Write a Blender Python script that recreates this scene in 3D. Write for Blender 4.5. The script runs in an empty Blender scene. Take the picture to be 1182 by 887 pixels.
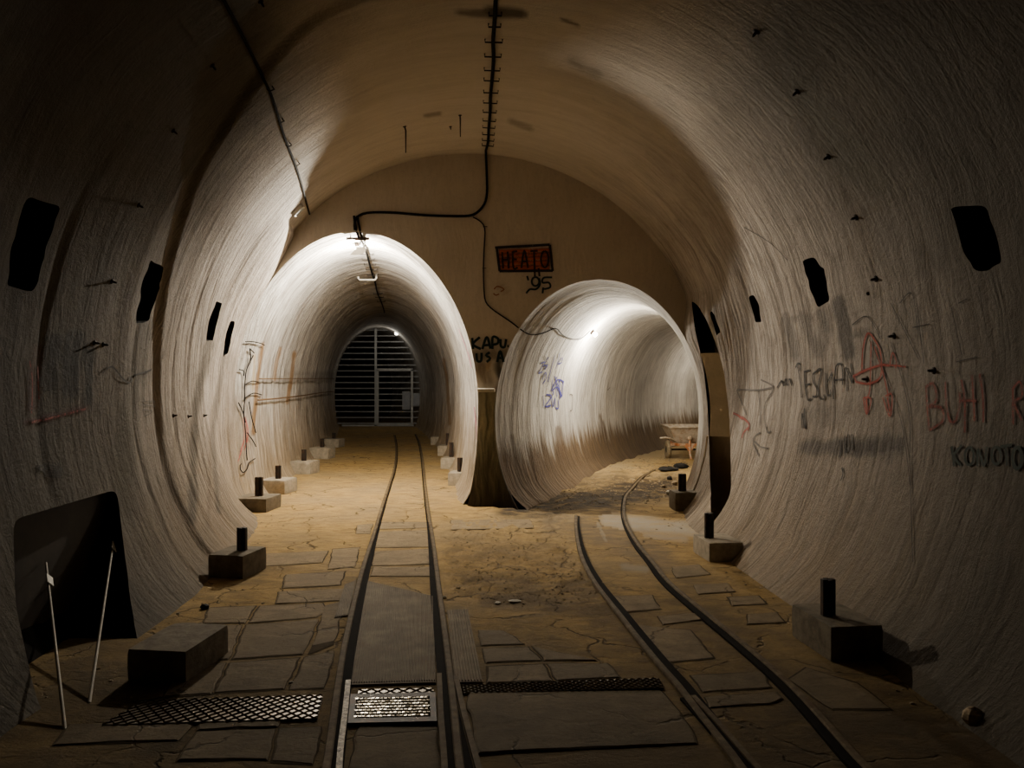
import bpy, math, random
import numpy as np
from mathutils import Vector
from mathutils.bvhtree import BVHTree

random.seed(5)
rng = np.random.RandomState(7)
scene = bpy.context.scene
COL = scene.collection
F = 888.0; CX = 591.0; HY = 441.0; EYE = 1.7      # focal length in pixels of a 1182x887 frame, horizon row, eye height

# ------------------------------------------------------------------ helpers
def sstep(a, b, x):
    t = np.clip((x - a) / (b - a), 0, 1)
    return t * t * (3 - 2 * t)

def _hash(ix, iy, seed):
    n = (ix.astype(np.int64) * 374761393 + iy.astype(np.int64) * 668265263 + seed * 1442695041) & 0xffffffff
    n = ((n ^ (n >> 13)) * 1274126177) & 0xffffffff
    n = (n ^ (n >> 16)) & 0xffff
    return n / 65535.0

def vnoise(x, y, seed=0):
    x = np.asarray(x, float); y = np.asarray(y, float)
    ix = np.floor(x); iy = np.floor(y)
    fx = x - ix; fy = y - iy
    fx = fx * fx * (3 - 2 * fx); fy = fy * fy * (3 - 2 * fy)
    a = _hash(ix, iy, seed); b = _hash(ix + 1, iy, seed)
    c = _hash(ix, iy + 1, seed); d = _hash(ix + 1, iy + 1, seed)
    return (a * (1 - fx) + b * fx) * (1 - fy) + (c * (1 - fx) + d * fx) * fy

def fbm(x, y, seed=0, oct=4):
    s = 0; amp = .5; f = 1.0
    for o in range(oct):
        s = s + amp * (vnoise(np.asarray(x) * f, np.asarray(y) * f, seed + o * 17) - .5)
        amp *= .5; f *= 2.03
    return s

def link(name, me, mat=None, parent=None):
    o = bpy.data.objects.new(name, me)
    COL.objects.link(o)
    if mat is not None:
        me.materials.append(mat)
    if parent is not None:
        o.parent = parent
    return o

def mesh(verts, faces, smooth=False):
    me = bpy.data.meshes.new('m')
    me.from_pydata([tuple(v) for v in verts], [], [tuple(f) for f in faces])
    me.update()
    if smooth:
        me.polygons.foreach_set('use_smooth', [True] * len(me.polygons))
    return me

class MB:
    """collects shapes into one mesh"""
    def __init__(self): self.v = []; self.f = []; self.sm = []
    def add(self, v, f, smooth=False):
        n = len(self.v)
        self.v += [tuple(p) for p in v]
        self.f += [tuple(i + n for i in q) for q in f]
        self.sm += [smooth] * len(f)
        return self
    def box(self, c, s, R=None, jit=0.0):
        v = []
        for dx in (-.5, .5):
            for dy in (-.5, .5):
                for dz in (-.5, .5):
                    p = Vector((dx * s[0], dy * s[1], dz * s[2]))
                    if jit: p += Vector([random.uniform(-jit, jit) for _ in range(3)])
                    if R is not None: p = R @ p
                    v.append(p + Vector(c))
        return self.add(v, [(0, 1, 3, 2), (4, 6, 7, 5), (0, 4, 5, 1), (2, 3, 7, 6), (0, 2, 6, 4), (1, 5, 7, 3)])
    def tube(self, pts, r, n=8, cap=True):
        pts = [Vector(p) for p in pts]
        rr = r if isinstance(r, (list, tuple)) else [r] * len(pts)
        v = []; f = []
        up = None
        for i, p in enumerate(pts):
            a = pts[max(i - 1, 0)]; b = pts[min(i + 1, len(pts) - 1)]
            t = (b - a)
            if t.length < 1e-9: t = Vector((0, 0, 1))
            t.normalize()
            if up is None:
                up = Vector((0, 0, 1)) if abs(t.z) < .9 else Vector((1, 0, 0))
            s = t.cross(up)
            if s.length < 1e-6: s = t.cross(Vector((1, 0, 0)))
            s.normalize(); up = s.cross(t).normalized()
            for k in range(n):
                an = 2 * math.pi * k / n
                v.append(p + (s * math.cos(an) + up * math.sin(an)) * rr[i])
        for i in range(len(pts) - 1):
            for k in range(n):
                k2 = (k + 1) % n
                f.append((i * n + k, i * n + k2, (i + 1) * n + k2, (i + 1) * n + k))
        self.add(v, f, True)
        if cap:
            m = (len(pts) - 1) * n
            self.add(v[:n], [tuple(range(n))[::-1]]); self.add(v[m:], [tuple(range(n))])
        return self
    def lathe(self, c, axis, prof, n=20):
        """prof = [(r, h)] along axis"""
        axis = Vector(axis).normalized()
        s = axis.cross(Vector((0, 0, 1)))
        if s.length < 1e-4: s = axis.cross(Vector((1, 0, 0)))
        s.normalize(); u = s.cross(axis)
        v = []; f = []
        for r, h in prof:
            for k in range(n):
                a = 2 * math.pi * k / n
                v.append(Vector(c) + axis * h + (s * math.cos(a) + u * math.sin(a)) * r)
        for i in range(len(prof) - 1):
            for k in range(n):
                k2 = (k + 1) % n
                f.append((i * n + k, i * n + k2, (i + 1) * n + k2, (i + 1) * n + k))
        return self.add(v, f, True)
    def build(self, name, mat, parent=None, bevel=0):
        me = mesh(self.v, self.f)
        me.polygons.foreach_set('use_smooth', self.sm)
        o = link(name, me, mat, parent)
        if bevel:
            b = o.modifiers.new('b', 'BEVEL'); b.width = bevel; b.segments = 2; b.limit_method = 'ANGLE'
        return o

def empty(name, loc):
    o = bpy.data.objects.new(name, None); o.empty_display_size = .1
    COL.objects.link(o); o.location = loc
    bpy.context.view_layer.update()
    return o

def attach(o, parent):
    """parent while keeping world coordinates of the mesh data"""
    o.parent = parent
    o.location = -Vector(parent.location)
    return o

def tag(o, label, cat, group=None, kind=None):
    o['label'] = label; o['category'] = cat
    if group: o['group'] = group
    if kind: o['kind'] = kind
    return o

def struct(o): o['kind'] = 'structure'; return o

def floor_pt(px, py, z=0.0):
    Y = (EYE - z) * F / (py - HY)
    return Vector(((px - CX) / F * Y, Y, z))

def px_at(px, py, Y):
    return Vector(((px - CX) / F * Y, Y, EYE + (HY - py) / F * Y))

def proj(P):
    P = np.asarray(P); Y = np.maximum(P[..., 1], .05)
    return CX + F * P[..., 0] / Y, HY - F * (P[..., 2] - EYE) / Y

def in_poly(x, y, poly):
    inside = np.zeros(x.shape, bool)
    n = len(poly)
    for i in range(n):
        x1, y1 = poly[i]; x2, y2 = poly[(i + 1) % n]
        if y1 == y2: continue
        c = ((y1 > y) != (y2 > y)) & (x < (x2 - x1) * (y - y1) / (y2 - y1) + x1)
        inside ^= c
    return inside

def dist_poly(x, y, pts):
    d = np.full(x.shape, 1e9)
    for i in range(len(pts) - 1):
        (x1, y1), (x2, y2) = pts[i], pts[i + 1]
        L = max((x2 - x1) ** 2 + (y2 - y1) ** 2, 1e-9)
        t = np.clip(((x - x1) * (x2 - x1) + (y - y1) * (y2 - y1)) / L, 0, 1)
        d = np.minimum(d, np.hypot(x - (x1 + t * (x2 - x1)), y - (y1 + t * (y2 - y1))))
    return d

def catmull(pts, step=4.0):
    if len(pts) < 3:
        (x1, y1), (x2, y2) = pts[0], pts[-1]
        n = max(2, int(math.hypot(x2 - x1, y2 - y1) / step) + 1)
        return [(x1 + (x2 - x1) * i / n, y1 + (y2 - y1) * i / n) for i in range(n + 1)]
    P = [pts[0]] + list(pts) + [pts[-1]]
    out = []
    for i in range(1, len(P) - 2):
        p0, p1, p2, p3 = P[i - 1], P[i], P[i + 1], P[i + 2]
        n = max(2, int(math.hypot(p2[0] - p1[0], p2[1] - p1[1]) / step) + 1)
        for k in range(n):
            t = k / n
            out.append(tuple(.5 * (2 * p1[j] + (p2[j] - p0[j]) * t + (2 * p0[j] - 5 * p1[j] + 4 * p2[j] - p3[j]) * t * t
                                   + (3 * p1[j] - p0[j] - 3 * p2[j] + p3[j]) * t ** 3) for j in range(len(p1))))
    out.append(tuple(pts[-1]))
    return out

# ------------------------------------------------------------------ materials
def new_mat(name):
    m = bpy.data.materials.new(name); m.use_nodes = True
    nt = m.node_tree; nt.nodes.clear()
    out = nt.nodes.new('ShaderNodeOutputMaterial')
    b = nt.nodes.new('ShaderNodeBsdfPrincipled')
    nt.links.new(b.outputs[0], out.inputs[0])
    return m, nt, b, out

def N(nt, t, **kw):
    n = nt.nodes.new(t)
    for k, v in kw.items():
        if k.startswith('i_'):
            n.inputs[k[2:]].default_value = v
        else:
            setattr(n, k, v)
    return n

def mixc(nt, fac, a, b, mode='MIX'):
    m = nt.nodes.new('ShaderNodeMix'); m.data_type = 'RGBA'; m.blend_type = mode; m.clamp_factor = True
    for sock, val in ((m.inputs['Factor'], fac), (m.inputs['A'], a), (m.inputs['B'], b)):
        pass
    ins = [s for s in m.inputs if s.enabled]
    fa, A, B = m.inputs[0], m.inputs[6], m.inputs[7]
    for sock, val in ((fa, fac), (A, a), (B, b)):
        if hasattr(val, 'is_output') or isinstance(val, bpy.types.NodeSocket):
            nt.links.new(val, sock)
        elif sock is fa:
            sock.default_value = val
        else:
            sock.default_value = (*val, 1) if len(val) == 3 else val
    return m.outputs[2]

def ramp(nt, fac, lo, hi):
    r = nt.nodes.new('ShaderNodeMapRange'); r.clamp = True
    r.inputs['From Min'].default_value = lo; r.inputs['From Max'].default_value = hi
    nt.links.new(fac, r.inputs['Value'])
    return r.outputs[0]

def math_(nt, op, a, b=None):
    m = nt.nodes.new('ShaderNodeMath'); m.operation = op
    for s, v in ((m.inputs[0], a), (m.inputs[1], b)):
        if v is None: continue
        if isinstance(v, bpy.types.NodeSocket): nt.links.new(v, s)
        else: s.default_value = v
    return m.outputs[0]

def mapping(nt, src, scale):
    m = nt.nodes.new('ShaderNodeMapping'); m.inputs['Scale'].default_value = scale
    nt.links.new(src, m.inputs['Vector'])
    return m.outputs[0]

def noise(nt, vec, scale, detail=5, rough=.6, dist=0):
    n = nt.nodes.new('ShaderNodeTexNoise')
    n.inputs['Scale'].default_value = scale; n.inputs['Detail'].default_value = detail
    n.inputs['Roughness'].default_value = rough; n.inputs['Distortion'].default_value = dist
    nt.links.new(vec, n.inputs['Vector'])
    return n.outputs['Fac']

def plaster(name, light, dark, dirt, streak=1.0, bump=.5, dirt_h=(.2, .9), dirt_amt=.8, fine=1.0, rough=.85, spec=.3, zone=False, stained=True, bdist=.06):
    m, nt, b, out = new_mat(name)
    uv = N(nt, 'ShaderNodeUVMap'); uv.uv_map = 'UVMap'
    geo = N(nt, 'ShaderNodeNewGeometry')
    pos = geo.outputs['Position']
    wn = N(nt, 'ShaderNodeTexNoise'); wn.inputs['Scale'].default_value = 1.6; wn.inputs['Detail'].default_value = 3
    nt.links.new(pos, wn.inputs['Vector'])
    va = N(nt, 'ShaderNodeVectorMath'); va.operation = 'MULTIPLY_ADD'
    nt.links.new(wn.outputs['Color'], va.inputs[0]); va.inputs[1].default_value = (.22, .5, 0); nt.links.new(uv.outputs[0], va.inputs[2])
    wuv = va.outputs[0]
    s1 = noise(nt, mapping(nt, wuv, (5.5, .65, 1)), 1.0, 6, .64, .9)
    s2 = noise(nt, mapping(nt, wuv, (17, 1.5, 1)), 1.0, 4, .6, .7)
    s3 = noise(nt, mapping(nt, wuv, (3.2, 1.2, 1)), 1.0, 8, .72, 1.6)
    bl = noise(nt, pos, .9, 5, .62)
    gr = noise(nt, pos, 30, 6, .75)
    f1 = ramp(nt, s1, .47, .72)
    f2 = ramp(nt, s2, .45, .62)
    st = math_(nt, 'MULTIPLY', math_(nt, 'ADD', math_(nt, 'MULTIPLY', f1, .5), math_(nt, 'MULTIPLY', f2, .5)), streak)
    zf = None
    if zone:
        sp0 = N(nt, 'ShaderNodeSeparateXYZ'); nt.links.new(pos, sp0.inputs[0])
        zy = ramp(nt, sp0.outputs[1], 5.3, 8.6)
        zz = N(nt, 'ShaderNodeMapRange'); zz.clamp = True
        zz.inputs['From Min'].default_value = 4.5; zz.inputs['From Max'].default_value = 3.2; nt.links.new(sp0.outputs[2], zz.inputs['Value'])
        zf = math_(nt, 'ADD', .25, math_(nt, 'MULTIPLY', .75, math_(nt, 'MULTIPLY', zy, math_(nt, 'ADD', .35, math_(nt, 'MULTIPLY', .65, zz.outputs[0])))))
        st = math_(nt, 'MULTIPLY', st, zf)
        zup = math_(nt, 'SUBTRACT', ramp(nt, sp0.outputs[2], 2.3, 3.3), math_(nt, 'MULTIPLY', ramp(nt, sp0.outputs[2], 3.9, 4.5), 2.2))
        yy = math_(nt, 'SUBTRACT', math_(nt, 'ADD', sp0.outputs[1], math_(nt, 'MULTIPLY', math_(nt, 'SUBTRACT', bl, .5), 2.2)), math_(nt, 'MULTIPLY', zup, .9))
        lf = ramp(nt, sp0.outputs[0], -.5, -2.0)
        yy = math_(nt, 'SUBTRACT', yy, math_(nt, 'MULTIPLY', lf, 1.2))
        near_shade = math_(nt, 'SUBTRACT', 1.0, ramp(nt, yy, 4.1, 6.5))  # painted shade: wall colour darkens towards the viewpoint and on the upper sides
    c = mixc(nt, st, light, dark)
    c = mixc(nt, math_(nt, 'MULTIPLY', ramp(nt, bl, .42, .68), .55), c, dark)
    if zone:
        mot = noise(nt, pos, 3.2, 8, .72, 1.2)
        c = mixc(nt, math_(nt, 'MULTIPLY', ramp(nt, mot, .50, .68), .5), c, dark)
    c = mixc(nt, math_(nt, 'MULTIPLY', ramp(nt, gr, .52, .75), .35), c, tuple(x * .55 for x in dark))
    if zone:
        near_shade0 = near_shade
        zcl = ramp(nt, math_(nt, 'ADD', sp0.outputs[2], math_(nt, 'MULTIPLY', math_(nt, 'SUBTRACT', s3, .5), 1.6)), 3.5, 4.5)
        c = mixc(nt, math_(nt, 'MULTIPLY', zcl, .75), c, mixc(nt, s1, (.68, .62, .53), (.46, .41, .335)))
    sep = N(nt, 'ShaderNodeSeparateXYZ'); nt.links.new(pos, sep.inputs[0])
    sN = noise(nt, mapping(nt, uv.outputs[0], (7, .4, 1)), 1.0, 5, .7)
    h = math_(nt, 'ADD', sep.outputs[2], math_(nt, 'MULTIPLY', math_(nt, 'SUBTRACT', sN, .5), -1.4))
    dz = N(nt, 'ShaderNodeMapRange'); dz.clamp = True
    dz.inputs['From Min'].default_value = dirt_h[1]; dz.inputs['From Max'].default_value = dirt_h[0]
    nt.links.new(h, dz.inputs['Value'])
    dirtc = mixc(nt, ramp(nt, s2, .3, .7), dirt, tuple(x * .5 for x in dirt))
    c = mixc(nt, math_(nt, 'MULTIPLY', dz.outputs[0], dirt_amt), c, dirtc)
    if zone: c = mixc(nt, math_(nt, 'MULTIPLY', near_shade0, .90), c, mixc(nt, st, (.044, .036, .022), (.020, .016, .010)))
    if stained:
        at = N(nt, 'ShaderNodeAttribute'); at.attribute_name = 'stain'
        an = math_(nt, 'MULTIPLY', at.outputs['Alpha'], ramp(nt, s2, .15, .45))
        c = mixc(nt, an, c, at.outputs['Color'])
    nt.links.new(c, b.inputs['Base Color'])
    b.inputs['Roughness'].default_value = rough
    b.inputs['Specular IOR Level'].default_value = spec
    hh = math_(nt, 'ADD', math_(nt, 'MULTIPLY', s1, .5), math_(nt, 'MULTIPLY', s2, .9))
    hh = math_(nt, 'ADD', hh, math_(nt, 'MULTIPLY', s3, .3))
    if zf is not None: hh = math_(nt, 'MULTIPLY', hh, math_(nt, 'ADD', .10, math_(nt, 'MULTIPLY', zf, .90)))
    hh = math_(nt, 'ADD', hh, math_(nt, 'MULTIPLY', noise(nt, pos, 7, 6, .7, .8), .35)) if zone else hh
    hh = math_(nt, 'ADD', hh, math_(nt, 'MULTIPLY', gr, .22 * fine))
    bp = N(nt, 'ShaderNodeBump'); bp.inputs['Strength'].default_value = bump; bp.inputs['Distance'].default_value = bdist
    nt.links.new(hh, bp.inputs['Height']); nt.links.new(bp.outputs[0], b.inputs['Normal'])
    return m

def solid(name, col, rough=.7, metal=0.0, var=.35, scale=12, bump=.2, spec=.4, rust=None):
    m, nt, b, out = new_mat(name)
    tc = N(nt, 'ShaderNodeTexCoord')
    n1 = noise(nt, tc.outputs['Object'], scale, 6, .65)
    c = mixc(nt, ramp(nt, n1, .35, .7), col, tuple(x * (1 - var) for x in col))
    if rust:
        n2 = noise(nt, tc.outputs['Object'], scale * .6, 5, .7)
        c = mixc(nt, ramp(nt, n2, .48, .6), c, rust)
    nt.links.new(c, b.inputs['Base Color'])
    b.inputs['Roughness'].default_value = rough; b.inputs['Metallic'].default_value = metal
    b.inputs['Specular IOR Level'].default_value = spec
    if bump:
        bp = N(nt, 'ShaderNodeBump'); bp.inputs['Strength'].default_value = bump; bp.inputs['Distance'].default_value = .01
        nt.links.new(n1, bp.inputs['Height']); nt.links.new(bp.outputs[0], b.inputs['Normal'])
    return m

def ground_shade_wear(nt, pos, c, amt=1.0):
    # shade painted into the colour towards the viewpoint, plus hairline cracks
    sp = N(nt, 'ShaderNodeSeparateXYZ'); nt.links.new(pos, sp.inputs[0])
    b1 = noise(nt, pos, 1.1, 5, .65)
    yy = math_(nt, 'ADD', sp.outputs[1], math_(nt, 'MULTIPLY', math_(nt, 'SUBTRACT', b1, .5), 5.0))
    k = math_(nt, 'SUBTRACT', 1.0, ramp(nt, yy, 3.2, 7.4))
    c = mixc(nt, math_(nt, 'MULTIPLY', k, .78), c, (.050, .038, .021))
    wn = N(nt, 'ShaderNodeTexNoise'); wn.inputs['Scale'].default_value = 4; wn.inputs['Detail'].default_value = 4
    nt.links.new(pos, wn.inputs['Vector'])
    va = N(nt, 'ShaderNodeVectorMath'); va.operation = 'MULTIPLY_ADD'
    nt.links.new(wn.outputs['Color'], va.inputs[0]); va.inputs[1].default_value = (.35, .35, .1); nt.links.new(pos, va.inputs[2])
    vo = N(nt, 'ShaderNodeTexVoronoi'); vo.feature = 'DISTANCE_TO_EDGE'; vo.inputs['Scale'].default_value = 1.5
    nt.links.new(va.outputs[0], vo.inputs['Vector'])
    line = math_(nt, 'SUBTRACT', 1.0, ramp(nt, vo.outputs['Distance'], .004, .016))
    ck = math_(nt, 'MULTIPLY', line, ramp(nt, b1, .46, .56))
    c = mixc(nt, math_(nt, 'MULTIPLY', ck, .75 * amt), c, (.035, .025, .014))
    return c, ck

def floor_mat():
    m, nt, b, out = new_mat('dusty_floor')
    geo = N(nt, 'ShaderNodeNewGeometry'); pos = geo.outputs['Position']
    big = noise(nt, pos, .8, 5, .6)
    mid = noise(nt, mapping(nt, pos, (4, 7, 4)), 1.0, 7, .7, .6)
    fin = noise(nt, mapping(nt, pos, (26, 40, 26)), 1.0, 6, .75)
    c = mixc(nt, ramp(nt, mid, .38, .66), (.47, .31, .11), (.24, .158, .062))
    c = mixc(nt, math_(nt, 'MULTIPLY', ramp(nt, big, .4, .65), .5), c, (.24, .19, .12))
    c = mixc(nt, math_(nt, 'MULTIPLY', ramp(nt, fin, .52, .7), .5), c, (.09, .062, .032))
    c, ck = ground_shade_wear(nt, pos, c)
    at = N(nt, 'ShaderNodeAttribute'); at.attribute_name = 'stain'
    an = math_(nt, 'MULTIPLY', at.outputs['Alpha'], ramp(nt, mid, .1, .55))
    c = mixc(nt, an, c, at.outputs['Color'])
    nt.links.new(c, b.inputs['Base Color'])
    b.inputs['Roughness'].default_value = .9; b.inputs['Specular IOR Level'].default_value = .12
    h = math_(nt, 'ADD', math_(nt, 'MULTIPLY', mid, .8), math_(nt, 'MULTIPLY', fin, .4))
    h = math_(nt, 'SUBTRACT', h, math_(nt, 'MULTIPLY', ck, .6))
    bp = N(nt, 'ShaderNodeBump'); bp.inputs['Strength'].default_value = .7; bp.inputs['Distance'].default_value = .035
    nt.links.new(h, bp.inputs['Height']); nt.links.new(bp.outputs[0], b.inputs['Normal'])
    return m

def slab_mat():
    m, nt, b, out = new_mat('worn_paving')
    geo = N(nt, 'ShaderNodeNewGeometry'); pos = geo.outputs['Position']
    mid = noise(nt, mapping(nt, pos, (5, 9, 5)), 1.0, 7, .7, .5)
    fin = noise(nt, pos, 40, 6, .75)
    big = noise(nt, pos, 1.3, 3, .6)
    c = mixc(nt, ramp(nt, mid, .35, .68), (.36, .265, .145), (.20, .145, .078))
    c = mixc(nt, math_(nt, 'MULTIPLY', ramp(nt, big, .4, .65), .6), c, (.20, .15, .085))
    c = mixc(nt, math_(nt, 'MULTIPLY', ramp(nt, fin, .50, .7), .5), c, (.08, .06, .035))
    c, ck = ground_shade_wear(nt, pos, c, .8)
    nt.links.new(c, b.inputs['Base Color'])
    b.inputs['Roughness'].default_value = .85; b.inputs['Specular IOR Level'].default_value = .15
    h = math_(nt, 'ADD', math_(nt, 'MULTIPLY', mid, .8), math_(nt, 'MULTIPLY', fin, .35))
    h = math_(nt, 'SUBTRACT', h, math_(nt, 'MULTIPLY', ck, .5))
    bp = N(nt, 'ShaderNodeBump'); bp.inputs['Strength'].default_value = .45; bp.inputs['Distance'].default_value = .025
    nt.links.new(h, bp.inputs['Height']); nt.links.new(bp.outputs[0], b.inputs['Normal'])
    return m

def paint_mat(name, col, cover=.5, soft=True):
    """thin paint on plaster: breaks up with noise and fades at the stroke edge"""
    m, nt, b, out = new_mat(name)
    uv = N(nt, 'ShaderNodeUVMap'); uv.uv_map = 'UVMap'
    geo = N(nt, 'ShaderNodeNewGeometry')
    n1 = noise(nt, geo.outputs['Position'], 38, 5, .7)
    n2 = noise(nt, mapping(nt, geo.outputs['Position'], (3, 40, 3)), 1.0, 3, .6)
    a = ramp(nt, math_(nt, 'ADD', math_(nt, 'MULTIPLY', n1, .6), math_(nt, 'MULTIPLY', n2, .4)), .62 - .3 * cover, .40 - .2 * cover)
    a = math_(nt, 'SUBTRACT', 1.0, ramp(nt, math_(nt, 'ADD', math_(nt, 'MULTIPLY', n1, .6), math_(nt, 'MULTIPLY', n2, .4)), .35 + .25 * cover, .55 + .25 * cover))
    sep = N(nt, 'ShaderNodeSeparateXYZ'); nt.links.new(uv.outputs[0], sep.inputs[0])
    e = math_(nt, 'SUBTRACT', 1.0, math_(nt, 'ABSOLUTE', math_(nt, 'SUBTRACT', math_(nt, 'MULTIPLY', sep.outputs[1], 2.0), 1.0)))
    a = math_(nt, 'MULTIPLY', a, ramp(nt, e, 0.0, .75 if soft else .3))
    b.inputs['Base Color'].default_value = (*col, 1); b.inputs['Roughness'].default_value = .75
    b.inputs['Specular IOR Level'].default_value = .2
    nt.links.new(a, b.inputs['Alpha'])
    return m

M = {}
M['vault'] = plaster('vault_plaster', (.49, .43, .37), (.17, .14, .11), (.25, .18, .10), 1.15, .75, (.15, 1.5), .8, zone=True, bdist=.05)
M['ceil'] = plaster('ceiling_plaster', (.47, .42, .35), (.26, .22, .17), (.3, .24, .15), .8, .35, (-2, -1), 0)
M['ltun'] = plaster('left_tunnel_plaster', (.64, .61, .56), (.20, .17, .14), (.44, .31, .16), 1.3, 1.0, (.1, 1.6), .8, bdist=.08)
M['rtun'] = plaster('right_tunnel_plaster', (.60, .57, .51), (.22, .19, .16), (.15, .092, .04), .8, .9, (.55, .88), .95)
M['end'] = plaster('end_wall_plaster', (.58, .51, .42), (.44, .38, .30), (.07, .06, .045), .5, .12, (.2, 1.5), .75)
M['pier'] = plaster('mottled_pier', (.38, .34, .22), (.07, .075, .05), (.05, .04, .03), 1.0, .8, (.1, .9), .9, stained=False)
M['pocket'] = solid('shaded_cavity', (.012, .010, .008), .95, var=.5, bump=0, spec=.05)  # shade inside the recesses painted as a near-black colour
M['floor'] = floor_mat(); M['slab'] = slab_mat()
M['concrete'] = solid('rough_concrete', (.40, .34, .25), .9, var=.45, scale=14, bump=.8, spec=.2)
M['dkconcrete'] = solid('grimy_concrete', (.20, .165, .115), .9, var=.5, scale=12, bump=.8, spec=.2)
M['steel'] = solid('dark_rusty_steel', (.035, .026, .02), .65, .4, scale=20, rust=(.06, .03, .015))
M['rail'] = solid('worn_rail', (.17, .125, .07), .8, 0, scale=14, var=.6, rust=(.10, .065, .034), spec=.12)
M['shiny'] = solid('polished_rail', (.30, .25, .18), .5, .35, scale=40, var=.7, rust=(.06, .045, .026), bump=.9)
M['groove'] = solid('groove_shade', (.012, .009, .006), .95, var=.4, bump=0, spec=.05)  # dark colour stands for the shade down in grooves and drain pit
M['tread'] = solid('tread_plate', (.22, .18, .125), .42, .5, scale=6, var=.6, rust=(.10, .07, .04))
M['grate'] = solid('worn_grate', (.42, .37, .29), .3, .9, scale=9, var=.4)
M['ribbed'] = solid('ribbed_plate', (.20, .15, .085), .75, .1, scale=7, var=.5, rust=(.14, .10, .055), spec=.15)
M['cable'] = solid('black_cable', (.010, .009, .008), .85, 0, bump=0, spec=.08)
M['clip'] = solid('cable_clip', (.02, .017, .014), .6, .4, bump=0)
M['gate'] = solid('galvanised_bars', (.30, .30, .29), .5, .3, scale=8, var=.4)
M['gatepost'] = solid('galvanised_post', (.42, .42, .40), .5, .3, scale=8, var=.3)
M['plate'] = solid('lock_plate', (.30, .31, .33), .55, .2, scale=8, var=.25)
M['ply'] = solid('dark_board', (.045, .033, .02), .85, var=.5, scale=3)
M['stick'] = solid('pale_stick', (.5, .46, .38), .7, var=.3, scale=20)
M['card'] = solid('white_tag', (.75, .72, .64), .7, var=.2, scale=14)
M['hopper'] = solid('mortar_caked_steel', (.60, .53, .42), .8, 0, scale=14, var=.35, rust=(.40, .30, .2))
M['orange'] = solid('orange_frame_paint', (.55, .20, .06), .6, 0, scale=16, var=.4, rust=(.45, .36, .26))
M['tyre'] = solid('black_tyre', (.02, .018, .015), .85, var=.3)
M['tyre2'] = solid('dusty_tyre', (.30, .235, .14), .9, var=.5, scale=14)
M['stone'] = solid('grey_stone', (.30, .225, .13), .9, var=.5, scale=14, bump=.6)
M['pale'] = solid('pale_scrap', (.55, .5, .4), .8, var=.3, scale=14)
M['black'] = solid('black_scrap', (.010, .008, .006), .8, var=.3)
M['rust'] = solid('rusty_pipe', (.20, .11, .045), .8, .2, var=.6, scale=10)
def emit(name, col, s):
    m, nt, b, out = new_mat(name)
    b.inputs['Base Color'].default_value = (*col, 1)
    b.inputs['Emission Color'].default_value = (*col, 1); b.inputs['Emission Strength'].default_value = s
    return m
M['bulb'] = emit('lit_glass', (1, .93, .78), 14)

# ------------------------------------------------------------------ section curves
YE = 10.65                                             # depth of the end wall
LT_C, LT_A, LT_Z, LT_B = -2.16, 1.69, 1.36, 2.42       # left tunnel mouth ellipse
RT_C, RT_A, RT_Z, RT_B = 1.21, 1.44, 1.23, 1.89        # right tunnel mouth ellipse

def ell_half(z, zc, a, b):
    z = np.asarray(z, float)
    t = 1 - ((z - zc) / b) ** 2
    up = a * np.sqrt(np.maximum(t, 0))
    # below the springing the wall drops almost straight to the floor
    lo = a * (1 - (.085 if zc > 1.3 else .20) * np.maximum((zc - z) / zc, 0) ** 2.3)
    return np.where(z < zc, lo, up)

Yk = np.array([-6, 2.0, 3.5, 4.6, 5.6, 6.2, 6.9, 9.3, 10.65])
Lk = np.array([-2.85, -2.92, -2.98, -3.02, -3.05, -3.08, -3.22, -3.62, -3.84])
Rk = np.array([2.86, 2.88, 2.88, 2.84, 2.78, 2.74, 2.70, 2.65, 2.64])
Bk = np.array([2.92, 2.92, 2.92, 2.92, 2.93, 2.94, 2.98, 3.12, 3.16])

def vault_stations():
    ys = list(np.arange(-6, 2.5, .16)) + list(np.arange(2.5, 9.0, .035)) + list(np.arange(9.0, 10.4, .022)) + list(np.linspace(10.4, YE, 9))
    return np.array(ys)

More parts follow.
